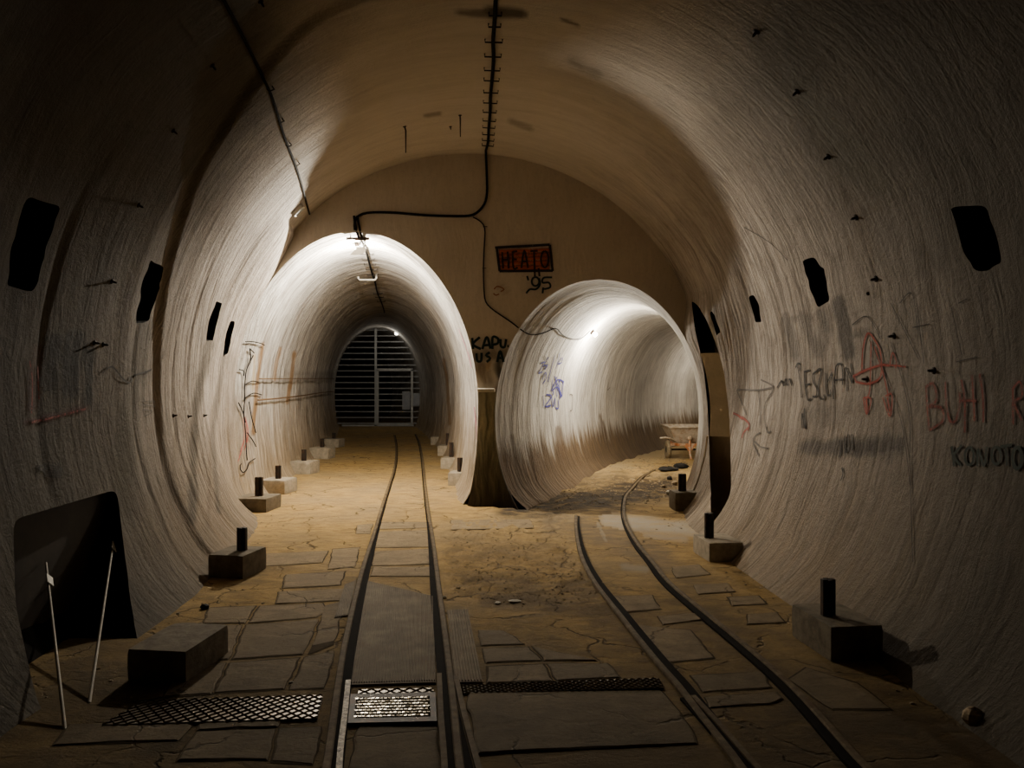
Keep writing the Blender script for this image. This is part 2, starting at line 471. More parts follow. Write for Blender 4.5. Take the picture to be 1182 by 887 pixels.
def vault_grid():
    ys = vault_stations()
    L = np.interp(ys, Yk, Lk); R = np.interp(ys, Yk, Rk); Bv = np.interp(ys, Yk, Bk)
    k = np.ones(9) / 9
    a = (R - L) / 2; cx = (R + L) / 2
    NT = 400
    t = np.linspace(-1, 1, NT)
    th_max = np.arccos(np.clip(-1.78 / a, -1, 1))
    TH = t[None, :] * th_max[:, None]
    Yg = np.repeat(ys[:, None], NT, 1)
    S = np.sin(TH); C = np.cos(TH)
    bb = np.where(np.abs(TH) <= math.pi / 2, Bv[:, None], a[:, None])
    X = cx[:, None] + a[:, None] * S
    Z = 1.7 + bb * C
    # outward direction
    nx = S.copy(); nz = C.copy()
    # foot flare
    fl = np.clip((.38 - Z) / .38, 0, 1.2) ** 2 * .09
    X = X - np.sign(S) * fl
    # merge to the tunnel mouths at the end
    w = sstep(8.6, YE, Yg)
    lt = LT_C - ell_half(Z, LT_Z, LT_A, LT_B)
    rt = RT_C + ell_half(Z, RT_Z, RT_A, RT_B)
    dl = lt - X; dr = rt - X
    wl = np.where(S < 0, w * (1 - sstep(.12, 1.0, np.abs(dl))) * (1 - sstep(2.9, 4.1, Z)), 0)
    wr = np.where(S > 0, w * (1 - sstep(.16, .62, np.abs(dr))) * (1 - sstep(2.2, 3.0, Z)), 0)
    X = X + dl * wl + dr * wr
    arc = np.cumsum(np.hypot(np.diff(X, axis=1, prepend=X[:, :1]), np.diff(Z, axis=1, prepend=Z[:, :1])), 1)
    arc = arc - arc[:, NT // 2:NT // 2 + 1]
    # plaster relief
    up = sstep(2.6, 4.0, Z)
    d = .075 * fbm(Yg * .7, arc * .35, 3, 3) * (1 - .4 * up) + .030 * fbm(Yg * 3.0, arc * .30, 5, 3) * (1 - .6 * up)
    d = d * (.5 + .5 * sstep(5.2, 7.5, Yg)) + .030 * (fbm(Yg * 11, arc * .55, 9, 3)) * (1 - .75 * up) * (.25 + .75 * sstep(5.5, 8, Yg))
    for yj, dep, wd in ((5.02, .012, .04), (6.45, .02, .03), (7.5, .022, .03), (8.1, .018, .03), (8.75, .018, .03), (9.35, .012, .03)):
        yy = yj + .05 * fbm(arc * .8, arc * 0, 31, 3) * 2
        d += dep * np.exp(-((Yg - yy) / wd) ** 2) * np.where(S < 0, 1, .45) * (1 - sstep(2.2, 3.2, Z))
    aTH = np.abs(TH)
    yb = np.where(S < 0, 5.6 + 1.5 * sstep(.3, 1.55, aTH), 5.35) + .16 * fbm(arc * .9, arc * 0 + 4, 33, 3) * 2
    wid = np.where(S < 0, .05, .5)
    stp = (1 - sstep(-wid, wid, Yg - yb)) * np.where(S < 0, .05, .04 * sstep(2.2, 3.0, Z)) * sstep(.15, .5, aTH)
    d += stp
    d *= (1 - sstep(YE - .25, YE, Yg))
    X = X + nx * d; Z = Z + nz * d
    return np.stack([X, Yg, Z], -1), arc, np.stack([nx, 0 * nx, nz], -1)

def tunnel_grid(cfun, A, Bz, ZC, y0, y1, ny, NT, flare, seed, rib=.02, step_pow=1.25):
    u = np.linspace(0, 1, ny) ** step_pow
    ys = y0 + (y1 - y0) * u
    t = np.linspace(-1, 1, NT)
    thm = math.acos(max(-1, -(ZC + .08) / Bz))
    TH = np.repeat((t * thm)[None, :], ny, 0)
    Yg = np.repeat(ys[:, None], NT, 1)
    sc = 1 - flare[0] * sstep(0, flare[1], Yg - y0)
    low = np.clip((np.abs(TH) - math.pi / 2) / (thm - math.pi / 2), 0, 1)
    Z = np.where(low > 0, ZC - (ZC + .08) * low, ZC + Bz * np.cos(TH) * (1 - (1 - sc) * .55))
    hw = np.where(low > 0, ell_half(Z, ZC, A, Bz), A * np.abs(np.sin(TH)))
    X = cfun(Yg) + hw * sc * np.sign(TH)
    fl = np.clip((.25 - Z) / .25, 0, 1.2) ** 2 * .07
    X = X - np.sign(TH) * fl
    arc = np.cumsum(np.hypot(np.diff(X, axis=1, prepend=X[:, :1]), np.diff(Z, axis=1, prepend=Z[:, :1])), 1)
    arc = arc - arc[:, NT // 2:NT // 2 + 1]
    up = sstep(1.8, 3.2, Z)
    d = .06 * fbm(Yg * .8, arc * .4, seed, 3) + rib * 1.6 * fbm(Yg * 4.5, arc * .35, seed + 3, 3) * (1 - .4 * up) + rib * fbm(Yg * 14, arc * .5, seed + 8, 2) * (1 - .6 * up)
    d *= sstep(y0, y0 + .15, Yg) * .9 + .1 * 0
    nx = np.sin(TH); nz = np.cos(TH)
    X = X + nx * d; Z = Z + nz * d
    return np.stack([X, Yg, Z], -1), arc, np.stack([nx, 0 * nx, nz], -1)

def grid_normals(P):
    dy = np.gradient(P, axis=0); dx = np.gradient(P, axis=1)
    n = np.cross(dy, dx); n /= np.linalg.norm(n, axis=-1, keepdims=True) + 1e-12
    return n

def grid_object(name, P, arc, mat, mask=None, stain=None, parent=None, nrm=None):
    ny, nt = P.shape[:2]
    idx = np.arange(ny * nt).reshape(ny, nt)
    q = np.stack([idx[:-1, :-1], idx[1:, :-1], idx[1:, 1:], idx[:-1, 1:]], -1)
    if mask is not None: q = q[mask]
    q = q.reshape(-1, 4)
    used = np.unique(q); rem = np.full(ny * nt, -1); rem[used] = np.arange(len(used))
    V = P.reshape(-1, 3)[used]; q = rem[q]
    me = bpy.data.meshes.new(name)
    me.vertices.add(len(V)); me.vertices.foreach_set('co', V.astype(np.float32).ravel())
    me.loops.add(q.size); me.loops.foreach_set('vertex_index', q.astype(np.int32).ravel())
    me.polygons.add(len(q)); me.polygons.foreach_set('loop_start', (np.arange(len(q)) * 4).astype(np.int32))
    me.update(calc_edges=True); me.validate()
    me.polygons.foreach_set('use_smooth', [True] * len(me.polygons))
    uvl = me.uv_layers.new(name='UVMap')
    UV = np.stack([P[..., 1].ravel(), arc.ravel()], -1)[used][q.ravel()]
    uvl.data.foreach_set('uv', UV.astype(np.float32).ravel())
    if stain is not None:
        ca = me.color_attributes.new('stain', 'FLOAT_COLOR', 'POINT')
        ca.data.foreach_set('color', stain.reshape(-1, 4)[used].astype(np.float32).ravel())
    if nrm is not None:
        me.normals_split_custom_set_from_vertices(nrm.reshape(-1, 3)[used].tolist())
    return link(name, me, mat, parent)

def bvh_of(P, mask=None):
    ny, nt = P.shape[:2]
    idx = np.arange(ny * nt).reshape(ny, nt)
    q = np.stack([idx[:-1, :-1], idx[1:, :-1], idx[1:, 1:], idx[:-1, 1:]], -1)
    if mask is not None: q = q[mask]
    q = q.reshape(-1, 4)
    return BVHTree.FromPolygons([tuple(v) for v in P.reshape(-1, 3).tolist()], [tuple(f) for f in q.tolist()])

CAM = Vector((0, 0, EYE))
def hit(bvh, px, py):
    d = Vector(((px - CX) / F, 1, (HY - py) / F)).normalized()
    loc, n, i, dist = bvh.ray_cast(CAM, d)
    if loc is None: return None, None
    if n.dot(d) > 0: n = -n
    return loc, n

def stain_apply(st, P, items, vis=None):
    """items: (points in the photo, radius, colour, strength, feather); painted where it lies on the surface"""
    x, y = proj(P)
    wob = fbm(P[..., 1] * 6, P[..., 2] * 6 + P[..., 0] * 4, 77, 3)
    for pts, r, col, al, fe in items:
        d = dist_poly(x, y, pts) + wob * r * 1.1
        a = (1 - sstep(r * (1 - fe), r * (1 + fe * .4), d)) * al
        a = np.where(P[..., 1] > 1.0, a, 0)
        if vis is not None: a = a * vis
        st[..., :3] = np.where((a > st[..., 3])[..., None], np.array(col), st[..., :3])
        st[..., 3] = np.maximum(st[..., 3], a)

# ------------------------------------------------------------------ the setting
VP, VARC, VN = vault_grid()
def snap(poly, lo, hi, wob=0):
    gi = np.gradient(VP, axis=0); gj = np.gradient(VP, axis=1)
    x, y = proj(VP); xi, yi = np.gradient(x, axis=0), np.gradient(y, axis=0); xj, yj = np.gradient(x, axis=1), np.gradient(y, axis=1)
    det = xi * yj - xj * yi; det = np.where(np.abs(det) < 1e-6, 1e-6, det)
    best = np.full(x.shape, 1e9); bx = x.copy(); by = y.copy()
    pl = []
    for i in range(len(poly)):
        a, b_ = poly[i], poly[(i + 1) % len(poly)]
        n = max(1, int(math.hypot(b_[0] - a[0], b_[1] - a[1]) / 6)) if wob else 1
        pl += [(a[0] + (b_[0] - a[0]) * k / n, a[1] + (b_[1] - a[1]) * k / n) for k in range(n)]
    if wob:
        pl = [(p[0] + random.uniform(-wob, wob), p[1] + random.uniform(-wob, wob)) for p in pl]
    for i in range(len(pl)):
        (x1, y1), (x2, y2) = pl[i], pl[(i + 1) % len(pl)]
        L = max((x2 - x1) ** 2 + (y2 - y1) ** 2, 1e-9)
        t = np.clip(((x - x1) * (x2 - x1) + (y - y1) * (y2 - y1)) / L, 0, 1)
        qx, qy = x1 + t * (x2 - x1), y1 + t * (y2 - y1)
        d = np.hypot(qx - x, qy - y); m = d < best
        best = np.where(m, d, best); bx = np.where(m, qx, bx); by = np.where(m, qy, by)
    dx, dy = bx - x, by - y
    a = (dx * yj - dy * xj) / det; b2 = (xi * dy - yi * dx) / det
    ok = (np.maximum(np.abs(a), np.abs(b2)) < .75) & (VP[..., 1] > lo) & (VP[..., 1] < hi)
    VP[ok] += gi[ok] * a[ok][:, None] + gj[ok] * b2[ok][:, None]
    return pl
ccen = lambda G: (G[:-1, :-1] + G[1:, :-1] + G[1:, 1:] + G[:-1, 1:]) / 4
POCK = [
 [(34, 226), (70, 240), (52, 290), (40, 338), (8, 330), (14, 285), (26, 240)],
 [(174, 299), (190, 310), (180, 345), (172, 371), (157, 372), (163, 330)],
 [(250, 348), (256, 350), (246, 392), (238, 394), (241, 370)],
 [(266, 370), (271, 371), (263, 408), (257, 412), (260, 390)],
 [(1098, 240), (1138, 238), (1150, 268), (1156, 304), (1128, 316), (1110, 288)],
 [(927, 301), (941, 296), (951, 312), (957, 348), (944, 356), (934, 330)],
 [(864, 342), (870, 340), (876, 352), (879, 372), (872, 372)],
 [(819, 360), (823, 360), (832, 384), (827, 388)],
]
ALC = [(798, 347), (806, 353), (817, 373), (828, 401), (836, 430), (842, 480), (844, 560), (838, 640), (822, 640), (820, 560), (817, 470), (812, 425), (802, 380)]
NICHE = [(15, 600), (135, 565), (150, 690), (162, 760), (150, 900), (80, 900), (40, 800), (18, 700)]
POCK = [snap(p, 3, 13, 1.6 if k in (0, 1, 4, 5) else .5) for k, p in enumerate(POCK)]
ALC = snap(ALC, 8.3, 10.6, 0); ALC = snap(ALC, 8.3, 10.6, 0)
NICHE = snap(NICHE, 3, 7.5, 0)
cellc = ccen(VP)
pxc, pyc = proj(cellc)
front = cellc[..., 1] > 1.5
masks = []
for p in POCK:
    masks.append(in_poly(pxc, pyc, p) & front)
m_alc = in_poly(pxc, pyc, ALC) & front & (cellc[..., 1] > 8.5)
m_nic = in_poly(pxc, pyc, NICHE) & front & (cellc[..., 1] < 7.5)
keep = ~(m_alc | m_nic)
for mm in masks: keep &= ~mm
def smooth_edge(mask, it):
    mp = np.zeros((mask.shape[0] + 2, mask.shape[1] + 2), bool); mp[1:-1, 1:-1] = mask
    nb = {}
    ii, jj = np.where(mask)
    for i, j in zip(ii.tolist(), jj.tolist()):
        for a, b_, ni, nj in (((i, j), (i + 1, j), i, j - 1), ((i + 1, j), (i + 1, j + 1), i + 1, j), ((i + 1, j + 1), (i, j + 1), i, j + 1), ((i, j + 1), (i, j), i - 1, j)):
            if not mp[ni + 1, nj + 1]:
                nb.setdefault(a, set()).add(b_); nb.setdefault(b_, set()).add(a)
    for _ in range(it):
        new = {k: VP[k] * .5 + np.mean([VP[q] for q in v_], 0) * .5 for k, v_ in nb.items()}
        for k, v_ in new.items(): VP[k] = v_
for k_, mm in enumerate(masks): smooth_edge(mm, 2)
smooth_edge(m_nic, 10); smooth_edge(m_alc, 8)
st = np.zeros(VP.shape[:2] + (4,))
G1 = (.075, .066, .056); RD = (.20, .055, .035)
stain_apply(st, VP, [
    # grey rollered-over patches on the right wall
    ([(935, 516), (985, 516)], 12, G1, .8, .5), ([(995, 518), (1035, 514)], 13, G1, .9, .6), ([(1025, 500), (1028, 530)], 6, G1, .6, .7),
    ([(935, 480), (968, 478)], 14, (.2, .175, .15), .5, .7),
    ([(908, 368), (918, 410)], 7, (.16, .14, .12), .8, .5), ([(925, 366), (945, 408)], 7, (.16, .14, .12), .7, .5), ([(912, 368), (935, 366)], 5, (.16, .14, .12), .7, .5),
    ([(968, 350), (980, 410)], 9, G1, .8, .6), ([(960, 360), (950, 400)], 8, G1, .5, .7), ([(985, 388), (1000, 384)], 5, G1, .6, .6),
    # darker area on the upper right wall
    ([(870, 40), (915, 110), (955, 175)], 14, (.10, .085, .06), .75, .9), ([(920, 100), (985, 185)], 30, (.10, .09, .065), .7, .9), ([(985, 180), (1015, 215)], 18, (.10, .09, .06), .6, .9),
    ([(935, 20), (1010, 130)], 40, (.13, .11, .08), .5, .9),
    # dark streaks below the pockets on the left
    ([(165, 375), (150, 470), (140, 600)], 13, (.10, .085, .06), .85, .7), ([(242, 395), (225, 470), (222, 600)], 6, (.09, .075, .055), .9, .7),
    ([(20, 335), (5, 420), (10, 560)], 16, (.05, .04, .03), .7, .8),
    ([(258, 412), (245, 500), (252, 590)], 4, (.12, .1, .08), .8, .7), ([(1135, 320), (1150, 420), (1160, 620)], 5, (.09, .07, .05), .6, .7),
    ([(950, 360), (956, 380)], 9, G1, .7, .8),
    # painted-out red panel on the left wall
    ([(62, 395), (58, 445)], 13, (.022, .019, .015), .95, .5), ([(85, 395), (80, 450)], 14, (.018, .016, .013), .95, .5), ([(104, 405), (102, 465)], 7, (.022, .019, .015), .95, .5),
    ([(45, 405), (38, 470)], 10, (.06, .026, .016), .7, .8), ([(30, 488), (60, 480), (100, 470)], 5, (.06, .02, .014), .8, .8),
    # soot on the crown
    ([(530, 15), (605, 17)], 5, (.09, .07, .05), .75, .7), ([(565, 14), (600, 17)], 7, (.07, .055, .04), .9, .7), ([(650, 23), (666, 29)], 3, (.1, .08, .06), .8, .7),
    ([(492, 133), (508, 131)], 3, (.14, .11, .08), .7, .7), ([(590, 140), (612, 148)], 4, (.17, .14, .1), .6, .9), ([(660, 70), (690, 85)], 7, (.2, .165, .12), .5, .9),
    ([(245, 470), (240, 610)], 3, (.16, .12, .085), .6, .8), ([(205, 480), (195, 610)], 3, (.17, .13, .09), .5, .8),
])
vn = grid_normals(VP)
ang = (np.arange(VP.shape[1] - 1) + .5) / (VP.shape[1] - 1)
zc_ = cellc[..., 2]; left_ = (ang < .5)[None, :] & (zc_ > -9)
cut = .30
mL = keep & (ang < cut)[None, :]; mR = keep & (ang > 1 - cut)[None, :]; mC = keep & (ang >= cut)[None, :] & (ang <= 1 - cut)[None, :]
M['ceil'].name = 'ceiling_plaster'
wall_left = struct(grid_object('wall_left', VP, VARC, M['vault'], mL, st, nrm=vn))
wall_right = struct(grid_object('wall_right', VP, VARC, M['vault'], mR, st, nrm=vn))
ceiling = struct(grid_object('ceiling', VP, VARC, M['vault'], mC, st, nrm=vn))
BV = bvh_of(VP)

def pocket(mask, depth, name, mat, parent, direction=None):
    ii, jj = np.where(mask)
    if len(ii) == 0: return None
    cells = set(zip(ii.tolist(), jj.tolist()))
    n = VN[ii, jj].mean(0) if direction is None else np.array(direction)
    n = n / np.linalg.norm(n) * depth
    vid = {}; v = []; f = []
    def vert(i, j, back):
        k = (i, j, back)
        if k not in vid:
            vid[k] = len(v); v.append(VP[i, j] + (n if back else 0))
        return vid[k]
    for i, j in cells:
        c = [(i, j), (i + 1, j), (i + 1, j + 1), (i, j + 1)]
        f.append([vert(a, b, 1) for a, b in c])
        for (a, b), (a2, b2), nb in (((i, j), (i + 1, j), (i, j - 1)), ((i + 1, j), (i + 1, j + 1), (i + 1, j)), ((i + 1, j + 1), (i, j + 1), (i, j + 1)), ((i, j + 1), (i, j), (i - 1, j))):
            if nb not in cells:
                f.append([vert(a, b, 0), vert(a2, b2, 0), vert(a2, b2, 1), vert(a, b, 1)])
    return link(name, mesh(v, f), mat, parent)
for k, mm in enumerate(masks):
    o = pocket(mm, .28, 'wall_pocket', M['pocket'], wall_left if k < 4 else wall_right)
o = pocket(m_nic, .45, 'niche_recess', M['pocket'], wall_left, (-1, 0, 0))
M['alcove'] = plaster('alcove_plaster', (.66, .57, .42), (.48, .40, .28), (.34, .27, .17), .6, .3, (.2, .8), .5, stained=False)
ia = int(np.argmin(np.abs(vault_stations() - 10.2))); ra = VP[ia, VP.shape[1] // 2:][::-1]
xa = lambda z: float(np.interp(z, ra[:, 2], ra[:, 0])) - .01
v = []; f = []
def strip(z0, z1, y, sl, n=14):
    n0 = len(v)
    for k in range(n + 1):
        z = z0 + (z1 - z0) * k / n
        v.extend([(xa(z), y, z), (3.7, y - sl * (3.7 - xa(z)), z)])
    for k in range(n): f.append((n0 + 2 * k, n0 + 2 * k + 1, n0 + 2 * k + 3, n0 + 2 * k + 2))
strip(-.05, .98, 10.34, .45); strip(.98, 2.08, 10.21, .75)
n0 = len(v); v += [(xa(.98), 10.21, .98), (3.7, 9.42, .98), (3.7, 10.25, .98), (xa(.98), 10.34, .98)]; f.append((n0, n0 + 1, n0 + 2, n0 + 3))
link('alcove_return', mesh(v, f), M['alcove'], wall_right)
v = []; f = []
xs0, xs1, ya, yb_, zt = 2.9, 3.7, 8.7, 11.0, 3.3
v = [(xs1, ya, -.1), (xs1, yb_, -.1), (xs1, yb_, zt), (xs1, ya, zt), (xs0, yb_, 2.0), (xs0, yb_, zt), (2.3, ya, zt), (2.3, yb_, zt)]
f = [(0, 1, 2, 3), (1, 2, 5, 4), (3, 2, 7, 6)]
link('alcove_recess', mesh(v, f), M['alcove'], wall_right)

# tunnels
lc = lambda Y: LT_C - .10 * (Y - YE) - .0032 * (Y - YE) ** 2
rc = lambda Y: RT_C + .30 * (Y - YE) + .0115 * (Y - YE) ** 2
LP, LARC, LN = tunnel_grid(lc, LT_A, LT_B, LT_Z, YE, 40.0, 460, 240, (.035, .5), 21, .042)
lst = np.zeros(LP.shape[:2] + (4,))
RU = (.22, .125, .05)
stain_apply(lst, LP, [
    ([(303, 397), (300, 415), (296, 450), (292, 500)], 2.6, RU, .9, .5), ([(324, 402), (319, 418), (317, 440)], 2.2, RU, .75, .6), ([(340, 408), (337, 430), (332, 465)], 2.6, (.24, .13, .045), .9, .5),
    ([(294, 410), (292, 450)], 2, (.4, .29, .12), .6, .8), ([(300, 440), (370, 437), (385, 437)], 5, (.22, .2, .17), .55, .9),
    ([(330, 432), (384, 432)], 4, (.2, .18, .15), .5, .9), ([(512, 415), (516, 440), (519, 490)], 2, RU, .8, .6),
    ([(262, 405), (266, 420), (262, 440)], 4, (.5, .25, .2), .5, .7), ([(282, 485), (284, 510)], 3, (.5, .2, .16), .6, .7),
    ([(262, 470), (266, 510)], 3, (.42, .4, .16), .6, .8),
])
wall_lt = struct(grid_object('wall_left_tunnel', LP, LARC, M['ltun'], None, lst, nrm=grid_normals(LP)))
BL = bvh_of(LP)
RP, RARC, RN = tunnel_grid(rc, RT_A, RT_B, RT_Z, YE, 32.0, 330, 240, (.10, 1.1), 41, .022)
rst = np.zeros(RP.shape[:2] + (4,))
stain_apply(rst, RP, [
    ([(645, 495), (650, 530)], 4, (.10, .06, .03), .7, .7), ([(693, 480), (700, 505)], 2, (.10, .06, .03), .8, .7),
    ([(592, 505), (600, 560)], 5, (.10, .07, .04), .6, .8),
])
wall_rt = struct(grid_object('wall_right_tunnel', RP, RARC, M['rtun'], None, rst, nrm=grid_normals(RP)))
BR = bvh_of(RP)

# end wall: rows of strips that stop exactly at the vault and at both mouths
zs = np.unique(np.concatenate([np.arange(-.08, 4.80, .02), 4.80 + .062 * (1 - np.linspace(1, 0, 14) ** 2)]))
ring = VP[-1]
half = ring.shape[0] // 2
zl = ring[:half, 2]; xl = ring[:half, 0]; zr = ring[half:, 2][::-1]; xr = ring[half:, 0][::-1]
v = []; f = []; uvs = []
NS = 24
for z in zs:
    vl = np.interp(z, zl, xl) - .03; vr = np.interp(z, zr, xr) + .03
    hl = float(ell_half(z, LT_Z, LT_A, LT_B)); hr = float(ell_half(z, RT_Z, RT_A, RT_B))
    segs = [(vl, LT_C - hl), (LT_C + hl, RT_C - hr), (RT_C + hr, vr)]
    for (a, b_) in segs:
        if b_ < a: b_ = a
        for k in range(NS + 1):
            v.append((a + (b_ - a) * k / NS, YE, z))
W = 3 * (NS + 1)
for r in range(len(zs) - 1):
    for s in range(3):
        for k in range(NS):
            a = r * W + s * (NS + 1) + k
            f.append((a, a + 1, a + 1 + W, a + W))
me = mesh(v, f)
uvl = me.uv_layers.new(name='UVMap')
V = np.array(v); li = np.zeros(len(me.loops), np.int32); me.loops.foreach_get('vertex_index', li)
uvl.data.foreach_set('uv', np.stack([V[li, 0], V[li, 2] * 2], -1).astype(np.float32).ravel())
est = np.zeros((1, len(V), 4))
stain_apply(est, V[None], [
    ([(555, 425), (562, 440)], 9, (.12, .07, .03), .7, .8), ([(575, 420), (582, 440)], 7, (.03, .03, .025), .9, .7), ([(548, 410), (590, 412)], 9, (.10, .075, .05), .6, .8),
    ([(567, 412), (560, 430)], 4, (.28, .15, .04), .6, .8), ([(588, 420), (572, 470)], 8, (.03, .026, .02), .8, .8),
    ([(577, 330), (584, 338)], 5, (.27, .16, .09), .4, .8),
])
ca = me.color_attributes.new('stain', 'FLOAT_COLOR', 'POINT'); ca.data.foreach_set('color', est.astype(np.float32).ravel())
wall_back = struct(link('wall_back', me, M['end']))
BE = BVHTree.FromPolygons(v, f)

# pier between the mouths, with a pale ledge
pz = np.linspace(-.08, 1.56, 60); v = []; f = []
yf = YE - .10
for z in pz:
    a = LT_C + float(ell_half(z, LT_Z, LT_A, LT_B)) + .005; b_ = RT_C - float(ell_half(z, RT_Z, RT_A, RT_B)) - .005
    for k in range(9):
        x = a + (b_ - a) * k / 8
        v.append((x, yf - .02 * math.sin(k / 8 * math.pi), z))
    v.append((a, YE + .02, z)); v.append((b_, YE + .02, z))
W = 11
for r in range(len(pz) - 1):
    for k in range(8): f.append((r * W + k, r * W + k + 1, r * W + W + k + 1, r * W + W + k))
    f.append((r * W + 9, r * W, r * W + W, r * W + W + 9)); f.append((r * W + 8, r * W + 10, r * W + W + 10, r * W + W + 8))
t0 = (len(pz) - 1) * W
f.append(tuple(t0 + k for k in range(9)) + (t0 + 10, t0 + 9))
me = mesh(v, f)
uvl = me.uv_layers.new(name='UVMap'); V = np.array(v); li = np.zeros(len(me.loops), np.int32); me.loops.foreach_get('vertex_index', li)
uvl.data.foreach_set('uv', V[li][:, [0, 2]].astype(np.float32).ravel())
pier = struct(link('trim_1', me, M['pier']))
mb = MB(); mb.box((-.355, YE - .075, 1.585), (.235, .17, .05), jit=.006)
M['ledge'] = solid('pale_ledge', (.62, .56, .44), .85, var=.25, scale=20)
mb.build('ledge', M['ledge'], pier, .012)

# closing wall behind the viewpoint
me = mesh([(-4, -5.9, -.2), (4, -5.9, -.2), (4, -5.9, 5.2), (-4, -5.9, 5.2)], [(0, 1, 2, 3)])
struct(link('wall_front', me, M['pier']))

# ------------------------------------------------------------------ floor
def floor_height(X, Y):
    far = sstep(9, 11, Y)
    h = (.014 + .03 * far) * fbm(X * .8, Y * .8, 101, 2) + (.004 + .008 * far) * fbm(X * 5, Y * 5, 102, 3)
    px = CX + F * X / np.maximum(Y, .3); py = HY + F * EYE / np.maximum(Y, .3)
    # rubble strip between the tracks and rubble in the right tunnel
    rub = (1 - sstep(0, 26, np.where(in_poly(px, py, [(515, 610), (650, 605), (668, 640), (700, 690), (640, 690), (520, 680)]), 0, dist_poly(px, py, [(515, 610), (650, 605), (668, 640), (700, 690), (640, 690), (520, 680), (515, 610)]))))
    rub = np.where((Y > 5) & (Y < 10.8), rub, 0)
    rt = sstep(10.3, 11.4, Y) * sstep(-.3, .3, X - (rc(Y) - 1.6))
    h = h + rub * (.05 * fbm(X * 9, Y * 9, 103, 4) + .03 * fbm(X * 24, Y * 24, 109, 2)) + rt * (.10 * fbm(X * 3.5, Y * 3.5, 104, 4) + .03 * fbm(X * 13, Y * 13, 107, 2))
    # lip of the old slab in front of the right mouth
    edge = 10.45 - .55 * sstep(-.4, .9, X) + .1 * fbm(X * 2.5, X * 0, 106, 3)
    drop = sstep(0, .09, Y - edge) * sstep(-.62, -.3, X) * (1 - sstep(.5, .95, X) * (1 - sstep(11.5, 13, Y)))
    h = h - .09 * drop * (1 - sstep(12, 15, Y))
    return h

ys = [-6.0]
while ys[-1] < 40: ys.append(ys[-1] + max(.025, .011 * abs(ys[-1])) if ys[-1] > 2.5 else ys[-1] + .15)
ys = np.array(ys)
t = np.linspace(-1, 1, 520)
Yg = np.repeat(ys[:, None], len(t), 1)
xl_ = np.where(Yg < YE, -4.2, lc(Yg) - 2.0); xr_ = np.where(Yg < YE + 0, 4.2, rc(np.minimum(Yg, 33)) + 2.0)
sm = sstep(9.5, 12, Yg)
xl_ = -4.2 * (1 - sm) + np.minimum(lc(Yg) - 2.0, -4.2) * sm; xr_ = 4.2 * (1 - sm) + np.maximum(4.2, rc(np.minimum(Yg, 33)) + 2.2) * sm
Xg = xl_ + (xr_ - xl_) * (t[None, :] + 1) / 2
FP = np.stack([Xg, Yg, floor_height(Xg, Yg)], -1)
fst = np.zeros(FP.shape[:2] + (4,))
DK = (.075, .052, .028)
stain_apply(fst, FP, [
    ([(590, 584), (690, 576), (770, 562)], 19, (.045, .033, .021), 1.15, .8), ([(640, 560), (720, 555)], 12, (.075, .055, .034), .9, .9), ([(556, 574), (610, 585)], 9, (.035, .026, .016), 1.1, .8),
    ([(640, 600), (760, 640)], 22, (.15, .12, .09), .6, .9),
    ([(700, 601), (800, 612)], 11, (.46, .42, .35), .75, 1.0), ([(690, 605), (700, 625)], 4, (.3, .27, .22), .7, .9), ([(720, 655), (745, 657)], 5, (.32, .29, .23), .7, .9), ([(745, 618), (790, 622)], 6, (.4, .36, .3), .6, .9),
    ([(530, 640), (640, 650)], 25, (.17, .115, .055), .6, .9), ([(540, 670), (680, 680)], 18, DK, .6, .9),
    ([(690, 700), (760, 760)], 25, DK, .5, .9), ([(560, 690), (700, 705)], 12, DK, .7, .8),
    ([(100, 780), (200, 830)], 60, (.05, .038, .022), .6, .9), ([(560, 850), (780, 860)], 60, (.12, .088, .05), .6, .9), ([(900, 850), (1150, 860)], 70, (.07, .05, .028), .7, .9),
    ([(800, 700), (900, 830)], 40, (.12, .085, .045), .5, .9),
    ([(270, 665), (330, 650)], 14, (.12, .085, .045), .6, .9),
    ([(690, 535), (780, 522)], 12, (.5, .4, .24), .5, .8),  # lighter strip paints the pool of light on the floor before the cart
])
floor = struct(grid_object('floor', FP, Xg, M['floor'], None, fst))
BF = bvh_of(FP)
def on_floor(px, py):
    p, n = hit(BF, px, py)
    return p if p is not None else floor_pt(px, py)
def ground(x, y):
    loc, n, i, d = BF.ray_cast(Vector((x, y, 3)), Vector((0, 0, -1)))
    return loc.z if loc else 0.0

